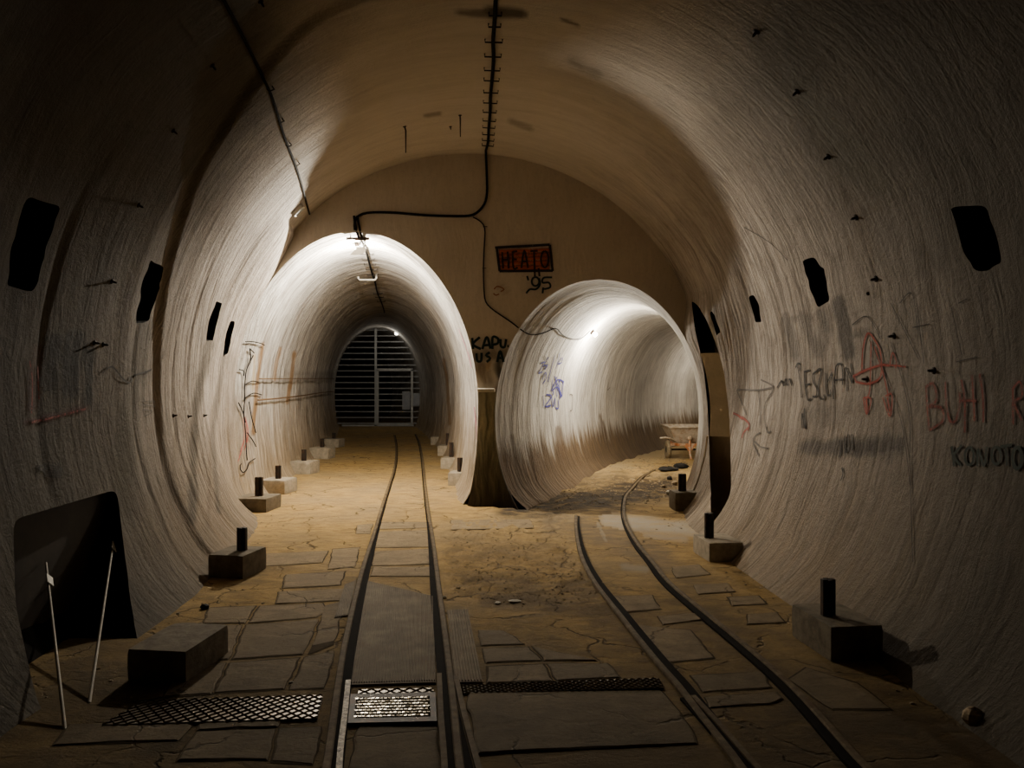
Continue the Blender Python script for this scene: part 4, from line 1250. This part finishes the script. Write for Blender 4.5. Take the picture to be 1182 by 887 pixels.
k = len(sh)
mb = MB(); mb.add(vv, [tuple(range(k)), tuple(range(2 * k - 1, k - 1, -1))] + [(i, (i + 1) % k, k + (i + 1) % k, k + i) for i in range(k)])
mb.tube([LB + Vector((.08, -dd, .1)), LB + Vector((.08, -dd, .24))], .01, 6)
attach(mb.build('lamp_shield', M['card']), left_lamp)
p_, n_ = hit(BL, 413, 272)
mb = MB(); mb.box(p_ + Vector((0, 0, -.045)), (.32, .04, .035)); mb.tube([p_ + Vector((-.1, 0, -.04)), p_ + Vector((-.1, 0, .06))], .008, 6); mb.tube([p_ + Vector((.1, 0, -.04)), p_ + Vector((.1, 0, .06))], .008, 6)
attach(mb.build('mounting_bar', M['steel']), left_lamp)
pR, nR = hit(BR, 683, 383)
pR = pR + nR * .04
lamp(pR, nR, 'glaring lamp on the left wall of the right tunnel', .045, .08)
pt_light('right_tunnel_light', pR + nR * .24, 205, (1, .91, .76), .05)
pt_light('far_right_tunnel_light', (6.35, 21.0, 2.3), 60, (1, .91, .76), .06)  # unseen light added past the bend to brighten the deeper tunnel, no lamp body

# ------------------------------------------------------------------ gate
GY = 29.3; gx = lambda px: (px - CX) / F * GY; gz = lambda py: EYE + (HY - py) / F * GY
gate = empty('barred_gate', (gx(434), GY, 0)); tag(gate, 'grey steel gate of horizontal bars closing the far end of the left tunnel', 'gate')
def inw(z):
    h = float(ell_half(z, LT_Z, LT_A * .965, LT_B * .98)); return lc(GY) - h - .05, lc(GY) + h + .05
for k in range(17):
    z = .12 + k * .222
    a, b_ = inw(z)
    if b_ - a < .3: continue
    mb = MB(); mb.box(((a + b_) / 2, GY, z), (b_ - a, .04, .042)); attach(mb.build('bar', M['gate']), gate)
mb = MB(); mb.box((gx(434), GY - .04, 1.87), (.085, .06, 3.72)); attach(mb.build('post', M['gatepost']), gate)
mb = MB(); mb.box(((gx(395) + gx(478)) / 2, GY - .04, .04), (gx(478) - gx(395), .06, .06)); attach(mb.build('sill', M['gatepost']), gate)
x0, x1, z0, z1 = gx(436.5), gx(476), .08, gz(427)
mb = MB()
mb.box((x0, GY - .08, (z0 + z1) / 2), (.07, .05, z1 - z0)); mb.box((x1, GY - .08, (z0 + z1) / 2), (.08, .05, z1 - z0))
mb.box(((x0 + x1) / 2, GY - .08, z1), (x1 - x0 + .08, .05, .09)); mb.box(((x0 + x1) / 2, GY - .08, z0), (x1 - x0, .05, .06))
door = attach(mb.build('door', M['gatepost']), gate); door['label'] = 'framed wicket door in the right half of the gate'
mb = MB(); mb.box(((gx(465) + gx(474)) / 2, GY - .12, (gz(452) + gz(473)) / 2), (gx(474) - gx(465), .04, gz(452) - gz(473)))
o = mb.build('lock_plate', M['plate'], door)
mb = MB(); mb.box(((gx(477.5) + gx(485)) / 2, GY - .10, (gz(454) + gz(468)) / 2), (gx(485) - gx(477.5), .04, gz(454) - gz(468)))
attach(mb.build('lock_plate', M['plate']), gate)
# small white fixture on the tunnel wall beside the gate
p = Vector((gx(462), GY - .6, gz(386)))
c0 = empty('security_light', tuple(p)); tag(c0, 'small white fixture under the crown at the right of the gate', 'light fixture')
mb = MB(); mb.box(p, (.24, .2, .16)); attach(mb.build('housing', M['card'], None, .02), c0)
mb = MB(); mb.tube([p + Vector((.06, .05, .05)), p + Vector((.2, .1, .42))], .025, 8); attach(mb.build('arm', M['steel']), c0)
mb = MB(); mb.lathe(p + Vector((-.03, -.10, -.01)), (0, -1, 0), [(.06, 0), (.06, .04), (0, .05)], 14); attach(mb.build('lens', M['bulb']), c0)
pt_light('gate_fill_light', p + Vector((-.1, -.6, -.1)), 7, (1, .95, .85), .08)  # fill light added in front of the fixture to brighten the gate

# ------------------------------------------------------------------ hand dumper cart in the right tunnel
wp = floor_pt(772, 529); gz0 = ground(wp.x + .3, wp.y)
cart = empty('dumper_cart', (wp.x + .38, wp.y, gz0)); tag(cart, 'mortar-caked two-wheeled tipping cart with orange frame in the right tunnel', 'cart')
def cp(x, y, z): return Vector((wp.x + .38 + x, wp.y + y, gz0 + z))
mb = MB()
def frustum(z0, z1, w0, w1, d0, d1, t, sk=0):
    o0 = [(-w0, -d0), (w0, -d0), (w0, d0), (-w0, d0)]; o1 = [(-w1, -d1), (w1, -d1), (w1, d1), (-w1, d1)]
    v = [cp(x, y + sk, z0) for x, y in o0] + [cp(x, y, z1) for x, y in o1] + [cp(x * (1 - t / w1), y * (1 - t / d1), z1) for x, y in o1] + [cp(x * (1 - t / w0), y * (1 - t / d0) + sk, z0 + t) for x, y in o0]
    f = [(3, 2, 1, 0)] + [(i, (i + 1) % 4, 4 + (i + 1) % 4, 4 + i) for i in range(4)] + [(4 + i, 4 + (i + 1) % 4, 8 + (i + 1) % 4, 8 + i) for i in range(4)] + [(8 + i, 8 + (i + 1) % 4, 12 + (i + 1) % 4, 12 + i) for i in range(4)] + [(12, 13, 14, 15)]
    mb.add(v, f)
frustum(.36, .72, .28, .46, .30, .52, .02, .05)
hop = attach(mb.build('hopper', M['hopper']), cart)
mb = MB()
rim = [(-.46, -.52), (.46, -.52), (.46, .52), (-.46, .52), (-.46, -.52)]
mb.tube([cp(x, y, .72) for x, y in rim], .02, 8)
r_ = mb.build('rim', M['hopper'], hop)
mb = MB()
mb.box(cp(0, -.36, .34), (.84, .06, .05)); mb.box(cp(0, .2, .34), (.7, .06, .05)); mb.box(cp(.26, -.05, .33), (.05, .7, .05)); mb.box(cp(-.26, -.05, .33), (.05, .7, .05))
mb.tube([cp(0, -.38, .42), cp(0, -.40, .16), cp(.02, -.42, .02)], .026, 8)
mb.add([cp(-.14, -.39, .34), cp(.14, -.39, .34), cp(0, -.40, .16), cp(-.14, -.36, .34), cp(.14, -.36, .34), cp(0, -.36, .16)], [(0, 2, 1), (3, 4, 5), (0, 1, 4, 3), (1, 2, 5, 4), (2, 0, 3, 5)])
attach(mb.build('frame', M['orange']), cart)
mb = MB(); mb.tube([cp(-.44, .0, .20), cp(.44, .0, .20)], .022, 8); attach(mb.build('axle', M['steel']), cart)
for s in (-1, 1):
    mb = MB(); mb.lathe(cp(.40 * s - .055, 0, .20), (1, 0, 0), [(.07, .02), (.14, 0), (.19, .012), (.205, .035), (.205, .075), (.19, .098), (.14, .11), (.07, .09)], 24)
    w_ = attach(mb.build('wheel', M['tyre2' if s < 0 else 'tyre']), cart)
    mb = MB(); mb.lathe(cp(.40 * s - .05, 0, .20), (1, 0, 0), [(0, .01), (.07, .01), (.075, .05), (.07, .09), (0, .09)], 16)
    mb.build('hub', M['steel'], w_)
    w_.children[0].location = (0, 0, 0)
for s in (-1, 1):
    mb = MB(); mb.tube([cp(.30 * s, -.30, .40), cp(.36 * s, -.5, .42), cp(.5 * s, -.70, .50), cp(.60 * s, -.74, .52), cp(.72 * s, -.76, .51)], .018, 8)
    attach(mb.build('handle', M['hopper']), cart)
mb = MB(); mb.lathe(cp(0, -.40, .43), (0, 0, 1), [(0, 0), (.04, .01), (.055, .05), (.04, .09), (0, .1)], 12); attach(mb.build('latch', M['hopper']), cart)

# ------------------------------------------------------------------ scraps and stones
def stone(px, py, s, mat, label, cat='stone', group=None, flat=.6, name='stone', seed=0):
    p = on_floor(px, py); r = np.random.RandomState(int(px * 13 + py))
    v = []; f = []; nu, nv_ = 10, 6
    for j in range(nv_ + 1):
        ph = math.pi * j / nv_
        for i in range(nu):
            th = 2 * math.pi * i / nu
            k = 1 + .45 * float(fbm(np.array(math.cos(th) * 1.4 + px), np.array(math.sin(th) * 1.4 + ph * 1.3 + py), 3, 2)) * 2
            v.append((math.sin(ph) * math.cos(th) * s[0] * k, math.sin(ph) * math.sin(th) * s[1] * k, math.cos(ph) * s[2] * k + s[2] * .75))
    for j in range(nv_):
        for i in range(nu): f.append((j * nu + i, j * nu + (i + 1) % nu, (j + 1) * nu + (i + 1) % nu, (j + 1) * nu + i))
    o = link(name, mesh(v, f), mat); o.location = p
    tag(o, label, cat, group)
    return o
stone(771, 544, (.19, .2, .05), M['black'], 'flat black scrap of rubbish on the floor before the cart', 'scrap', name='scrap_heap')
stone(786, 541, (.14, .15, .06), M['black'], 'black rubbish heap beside the right tunnel jamb, before the cart', 'scrap', name='scrap_heap')
stone(773, 554, (.05, .05, .04), M['black'], 'small dark stone between the rubbish and the right jamb footing', 'stone')
stone(779, 560, (.05, .04, .04), M['stone'], 'brown stone behind the right jamb footing', 'stone')
stone(773, 571, (.07, .05, .04), M['pale'], 'pale broken brick beside the right jamb footing', 'stone')
stone(766, 563, (.04, .04, .03), M['stone'], 'small stone left of the pale broken brick', 'stone')
stone(699, 523, (.12, .1, .10), M['pale'], 'pale rock at the foot of the right tunnel left wall', 'stone')
stone(611, 576, (.12, .06, .04), M['black'], 'black flat scrap at the left jamb of the right tunnel', 'scrap', name='scrap_heap')
stone(594, 695, (.05, .035, .008), M['pale'], 'larger pale paper scrap on the rubble between the tracks', 'scrap', name='paper_scrap')
stone(575, 697, (.025, .03, .007), M['pale'], 'smaller pale paper scrap on the rubble between the tracks', 'scrap', name='paper_scrap')
stone(236, 703, (.035, .03, .02), M['black'], 'black stone beside the large left block', 'stone')
stone(1010, 838 - 0, (.07, .06, .05), M['stone'], 'rough stone at the foot of the right wall in the foreground', 'stone') if False else None
stone(1125, 838, (.06, .05, .05), M['stone'], 'rough stone at the foot of the right wall in the dark foreground', 'stone')
stone(336, 789, (.014, .01, .006), M['pale'], 'tiny white chip on the paving left of the straight track', 'scrap', name='paper_scrap')
stone(513, 691, (.018, .015, .01), M['pale'], 'tiny white chip beside the right rail of the straight track', 'scrap', name='paper_scrap')
# rubble: loose gravel nobody could count
mb = MB()
def bit(x, y, s):
    z = ground(x, y)
    a = random.uniform(0, 6.28)
    v = [(x + s * math.cos(a + k * 1.57) * random.uniform(.7, 1.2), y + s * math.sin(a + k * 1.57) * random.uniform(.7, 1.2), z - .004) for k in range(4)]
    v += [(x + .5 * s * math.cos(a + k * 1.57), y + .5 * s * math.sin(a + k * 1.57), z + s * random.uniform(.15, .45)) for k in range(4)]
    mb.add(v, [(4, 5, 6, 7), (0, 1, 5, 4), (1, 2, 6, 5), (2, 3, 7, 6), (3, 0, 4, 7)])
cnt = 0
while cnt < 700:
    px, py = random.uniform(515, 700), random.uniform(608, 700)
    if in_poly(np.array([px]), np.array([py]), [(518, 612), (645, 606), (664, 640), (690, 690), (640, 705), (525, 690)])[0]:
        p = floor_pt(px, py); bit(p.x, p.y, random.choice([  .006, .008, .008, .011, .016])); cnt += 1
for _ in range(900):
    Y = random.uniform(10.6, 17); x = rc(Y) + random.uniform(-1.25, 1.1) * random.uniform(.5, 1)
    bit(x, Y, random.choice([.009, .012, .018, .03]))
for _ in range(220):
    Y = random.uniform(4, 10); s = random.choice([-1, 1])
    e = np.interp(Y, Yk, Lk) + .75 if s < 0 else np.interp(Y, Yk, Rk) - .62
    bit(e + random.gauss(0, .12), Y, random.choice([.008, .012, .02]))
rub = mb.build('rubble', M['stone']); tag(rub, 'loose brown rubble scattered between the tracks and over the right tunnel floor', 'rubble', kind='stuff')

# ------------------------------------------------------------------ graffiti: paint strokes lying on the walls
def zA(p): return (840 + p[0] / 4.927, 380 + p[1] / 4.927)
def zB(p): return (960 + p[0] / 4.928, 380 + p[1] / 4.928)
def zC(p): return (520 + p[0] / 4.671, 270 + p[1] / 4.671)
def zD(p): return (600 + p[0] / 4.667, 310 + p[1] / 4.667)
def zE(p): return (0 + p[0] / 4.927, 380 + p[1] / 4.927)
def zid(p): return p
def oval(cx, cy, rx, ry, n=14, a0=-1.6): return [(cx + rx * math.cos(a0 + 2 * math.pi * k / n), cy + ry * math.sin(a0 + 2 * math.pi * k / n)) for k in range(n + 1)]
PM = {}
def graffiti(parent, bvh, strokes, tr, wpx, col, label, cover=.8, soft=True, name='graffiti', lift=.006):
    v = []; f = []; uv = []
    for s in strokes:
        w_ = wpx
        if isinstance(s, tuple): w_, s = s
        pts = [tr(p) for p in s]
        P = []
        for x, y in catmull(pts, 2.0):
            p, n = hit(bvh, x, y)
            if p is None: continue
            if P and (p - P[-1][0]).length > .35: continue
            P.append((p, n))
        if len(P) < 2: continue
        n0 = len(v); L = 0
        for i, (p, n) in enumerate(P):
            t_ = P[min(i + 1, len(P) - 1)][0] - P[max(i - 1, 0)][0]
            side = t_.cross(n)
            if side.length < 1e-7: side = Vector((0, 0, 1))
            side.normalize()
            w = w_ * p.y / F * .5
            for a in (-1, 0, 1):
                q = p + side * a * w
                v.append(q + n * (lift + (.004 if a else .004))); uv.append((i * .1, (a + 1) / 2))
        for i in range(len(P) - 1):
            for k in (0, 1):
                f.append((n0 + i * 3 + k, n0 + i * 3 + k + 1, n0 + i * 3 + 3 + k + 1, n0 + i * 3 + 3 + k))
    if not f: return
    me = mesh(v, f, True)
    l = me.uv_layers.new(name='UVMap'); li = np.zeros(len(me.loops), np.int32); me.loops.foreach_get('vertex_index', li)
    l.data.foreach_set('uv', np.array(uv)[li].astype(np.float32).ravel())
    key = (col, cover, soft)
    if key not in PM: PM[key] = paint_mat('wall_paint', col, cover, soft)
    o = link(name, me, PM[key], parent); o['label'] = label
    return o
BLK = (.03, .026, .022); GRN = (.016, .026, .016); RED = (.33, .055, .035); BLU = (.05, .045, .22); TEAL = (.012, .03, .032); GRY = (.13, .115, .10)
graffiti(wall_right, BV, [
    [(395, 205), (410, 250), (425, 390)], [(390, 220), (405, 195), (418, 205), (415, 240)], [(440, 240), (445, 320), (460, 402), (480, 395)], [(438, 246), (470, 234)], [(448, 320), (475, 312)],
    [(514, 242), (490, 258), (493, 300), (512, 340), (508, 382), (488, 385)], [(505, 245), (530, 225), (536, 250), (520, 325), (528, 390), (556, 398), (552, 372)],
    [(562, 250), (565, 330), (575, 378), (592, 370), (590, 345)], [(598, 250), (572, 305)], [(595, 245), (606, 330), (608, 400)], [(614, 310), (622, 212), (655, 208), (660, 318)], [(610, 292), (662, 286)],
    [(686, 355), (676, 222), (692, 250), (714, 305), (706, 195)], [(428, 565), (428, 482), (446, 567), (441, 450)],
    [(645, 635), (648, 700), (638, 732)], [(672, 610), (672, 670), (680, 702), (692, 680), (690, 600)], [(712, 600), (716, 692)], [(655, 790), (662, 825), (650, 865)], [(285, 335), (310, 295), (325, 322), (335, 284), (345, 320), (356, 284), (370, 322)],
], zA, 2.6, BLK, 'black hand lettering reading NESZKAN with smaller strokes below', .95, False)
graffiti(wall_right, BV, [
    [(60, 345), (180, 347), (262, 332)], [(192, 288), (264, 332), (228, 400)], [(55, 345), (110, 490)], [(178, 350), (188, 450), (188, 550)], [(232, 395), (215, 440), (215, 520), (232, 590), (250, 582)],
    [(156, 640), (190, 670), (238, 682)], [(190, 590), (160, 610), (150, 650), (182, 725)],
], zA, 2.2, GRY, 'grey drawn arrows near the alcove', .85, False)
graffiti(wall_right, BV, [
    (4.5, [(770, 240), (775, 120), (802, 25), (842, 60), (875, 130), (882, 240), (860, 290), (800, 312), (735, 300)]), [(822, 70), (816, 330), (800, 390)], [(840, 100), (882, 220), (905, 310), (922, 385)],
    (5, [(718, 270), (790, 235), (880, 205), (925, 208)]), [(735, 300), (725, 260)], [(778, 392), (797, 485), (822, 400), (780, 390)], (6, [(795, 395), (800, 480)]), [(888, 390), (930, 495), (942, 375), (905, 382)], (5, [(915, 390), (930, 470)]),
    [(928, 215), (945, 135), (968, 190), (960, 222)], [(935, 205), (1020, 215)],
], zA, 3.4, RED, 'red letter A in a ring with two arrow tails', .7, True)
graffiti(wall_right, BV, [[(35, 480), (60, 490), (92, 515)], [(85, 500), (125, 540), (120, 580)], [(125, 560), (95, 590), (85, 622)]], zA, 4, (.34, .08, .06), 'small red scrawl at the edge of the alcove', .8, True)
graffiti(wall_right, BV, [
    [(545, 330), (552, 450), (562, 575)], [(540, 332), (580, 310), (602, 360), (600, 412), (560, 442)], [(560, 442), (630, 450), (642, 520), (562, 577)],
    [(655, 300), (660, 420), (680, 522), (712, 522), (735, 440), (735, 360)], [(745, 290), (765, 400), (765, 590)], [(735, 405), (832, 410)], [(805, 260), (815, 400), (822, 525)], [(850, 255), (868, 380), (872, 532)],
    [(1040, 330), (1042, 545)], [(1040, 340), (1080, 300), (1092, 380), (1050, 420), (1092, 520)],
], zB, 6, (.20, .045, .032), 'faded red lettering reading BUHIR', .5, True)
graffiti(wall_right, BV, [
    (5, [(690, 668), (698, 725), (706, 782)]), [(748, 662), (705, 722), (742, 778)], oval(792, 725, 26, 50), [(838, 782), (842, 685), (875, 778), (892, 672)], oval(945, 722, 26, 48), [(968, 672), (1034, 660)], [(1000, 665), (1006, 778)], (6, oval(1065, 735, 26, 60)),
], zB, 4.2, GRN, 'black-green lettering reading KONOTO', 1.0, False)
graffiti(wall_right, BV, [[(1040, 440 - 90), (1055, 340), (1062, 400)], [(1060, 350), (1068, 420)], [(1100, 355), (1112, 410)], [(985, 375), (1000, 365), (1010, 375), (1018, 392)], [(1030, 350), (1062, 415)], [(1055, 378), (1075, 374)],
    [(1005, 392), (1040, 480), (1052, 560)], [(1108, 350), (1118, 345)], [(1105, 418), (1130, 412)], [(1030, 395), (1050, 470), (1052, 540), (1055, 650)], [(860, 262), (890, 280), (910, 300)]], zid, 1.3, BLK, 'thin scratched lines above the red lettering', .8, False)
graffiti(wall_left, BV, [[(575, 250), (630, 215), (690, 280), (730, 305), (760, 265), (820, 245), (855, 230)], (4, [(725, 290), (735, 275)]), [(820, 250), (850, 235)]], zE, 2.2, BLK, 'black scrawl like a spread bird across the dark streak', .9, False)
graffiti(wall_left, BV, [[(200 + i * 4, 780 + (i % 3) * 12), (260, 775 + i * 9), (345, 790 + i * 8)] for i in range(8)] + [[(220 + i * 25, 760), (215 + i * 27, 830)] for i in range(6)], zE, 1.1, BLK, 'black scribble above the dark board', .7, False)
graffiti(wall_left, BV, [[(560, 415), (560, 500), (572, 490), (575, 415)], [(520, 430), (540, 520), (555, 430)], [(800, 410), (880, 415)], [(790, 430), (880, 440)], [(800, 460), (860, 470), (810, 500)], [(880, 800), (880, 840)], [(535, 700), (545, 750), (538, 800), (525, 750), (535, 700)]], zE, 1.1, GRY, 'thin scratched marks beside the smeared panel', .8, False)
graffiti(wall_left, BV, [(5, [(160, 180), (175, 300), (170, 480)]), (6, [(170, 530), (290, 505), (420, 470), (480, 455)]), (4, [(205, 210), (215, 400)])], zE, 5, (.22, .05, .04), 'faded red edge of the painted-out panel', .45, True)
# end wall
graffiti(wall_back, BE, [(10, [(262, 100 + k * 22), (400, 97 + k * 22), (535, 92 + k * 22)]) for k in range(5)], zC, 7, (.42, .10, .04), 'red block-lettered panel fill', .85, True, lift=.004)
graffiti(wall_back, BE, [(3.4, [(240, 76), (535, 60)]), (3.4, [(535, 60), (551, 202)]), (3.4, [(551, 200), (265, 202)]), (3.4, [(265, 202), (250, 78)]),
    [(278, 100), (284, 188)], [(308, 96), (314, 188)], [(280, 142), (310, 140)], [(335, 95), (340, 185), (362, 182)], [(335, 97), (360, 95)], [(338, 140), (358, 138)], [(382, 185), (398, 92), (418, 185)], [(388, 150), (412, 150)],
    [(430, 95), (470, 92)], [(450, 94), (455, 230)], [(475, 185), (480, 230)], oval(508, 138, 20, 44)], zC, 2.6, (.025, .02, .02), 'dark outline and letters of the red panel', .9, False, lift=.010)
graffiti(wall_back, BE, [[(413, 228), (420, 252)], oval(458, 258, 20, 24), [(478, 240), (482, 275), (460, 300), (428, 300), (408, 322)], [(548, 236), (502, 238), (496, 264), (530, 264), (538, 288), (510, 298), (495, 296)], [(500, 290), (496, 322)]], zC, 2.6, TEAL, 'dark teal numerals reading 95', 1.0, False)
graffiti(wall_back, BE, [[(117, 562), (122, 622)], [(158, 558), (122, 596), (164, 622)], [(172, 622), (196, 558), (216, 620)], [(178, 602), (210, 600)], [(226, 622), (228, 558), (256, 566), (254, 592), (228, 598)], [(270, 568), (272, 606), (292, 610), (300, 568)], [(306, 606), (330, 606)],
    [(140, 645), (145, 685), (165, 685), (168, 642)], [(212, 640), (192, 655), (214, 672), (195, 692)], [(252, 692), (268, 634), (286, 692)], [(258, 670), (282, 670)]], zC, 3.4, TEAL, 'dark teal lettering reading KAPU-USA between the tunnels', 1.0, False)
graffiti(wall_back, BE, [[(235, 300), (250, 285), (275, 290), (288, 302), (270, 312)], [(232, 322), (245, 332), (262, 325)]], zC, 1.6, (.3, .12, .05), 'faint rusty scrawl under the red panel', .6, False)
graffiti(wall_back, BE, [], zC, 1, TEAL, '')
# right tunnel, blue
graffiti(wall_rt, BR, [[(110, 512), (132, 506), (98, 562), (118, 556)], [(152, 476), (128, 520), (148, 522), (130, 545)], [(188, 468), (165, 545), (148, 612)], [(213, 455), (192, 540)], [(222, 480), (206, 512), (224, 505), (228, 478)], [(118, 600), (135, 560), (140, 590), (120, 622)],
    (2.0, [(172, 600), (178, 680), (195, 585), (198, 690), (212, 600), (214, 700), (232, 605), (224, 690), (200, 640), (170, 660)]), (2.0, [(165, 660), (200, 600), (236, 612)]), (2, [(185, 580), (225, 690)]),
    [(122, 685), (128, 748)], [(140, 680), (168, 690), (135, 742), (165, 738)], [(168, 688), (176, 745), (186, 700)], [(188, 698), (192, 750), (205, 752), (206, 706)]], zD, 2.5, BLU, 'blue marker scribble of numbers and letters', .95, False)
graffiti(wall_rt, BR, [[(266, 680), (282, 684), (280, 760), (268, 766)], [(475, 612), (470, 655), (484, 640)], [(130, 470), (150, 520)]], zD, 1.2, GRY, 'thin grey bracket mark right of the blue scribble', .8, False)
# left tunnel, pink line and marks
graffiti(wall_lt, BL, [[(530, 380), (540, 405), (545, 425)], [(548, 470), (550, 490), (551, 510)]], zid, 3, (.6, .22, .30), 'pink paint line on the right jamb of the left tunnel', .7, True)
graffiti(wall_lt, BL, [[(272, 392), (266, 420), (263, 440)], [(281, 508), (275, 530), (272, 536)], [(282, 482), (286, 500), (281, 520)]], zid, 3, (.55, .14, .12), 'faded red paint on the near left wall of the left tunnel', .6, True)
graffiti(wall_lt, BL, [[(529, 392), (533, 410), (534, 424)], [(524, 432), (524, 442)], [(537, 420), (541, 440)]], zid, 1.6, GRY, 'grey scratches on the right jamb of the left tunnel', .8, False)

# ------------------------------------------------------------------ camera, world, colour management
cam = bpy.data.cameras.new('camera'); co = bpy.data.objects.new('camera', cam); COL.objects.link(co)
co.location = CAM; co.rotation_euler = (math.pi / 2, 0, 0)
cam.sensor_fit = 'HORIZONTAL'; cam.sensor_width = 36; cam.lens = 36 * F / 1182; cam.shift_y = -2.5 / 1182
cam.clip_start = .05
scene.camera = co
w = bpy.data.worlds.new('world'); scene.world = w; w.use_nodes = True
w.node_tree.nodes['Background'].inputs[0].default_value = (.0, .0, .0, 1)
scene.cycles.use_denoising = True
scene.cycles.max_bounces = 10; scene.cycles.diffuse_bounces = 8; scene.cycles.transparent_max_bounces = 12
scene.view_settings.view_transform = 'AgX'
scene.view_settings.look = 'None'
scene.view_settings.exposure = 0.55
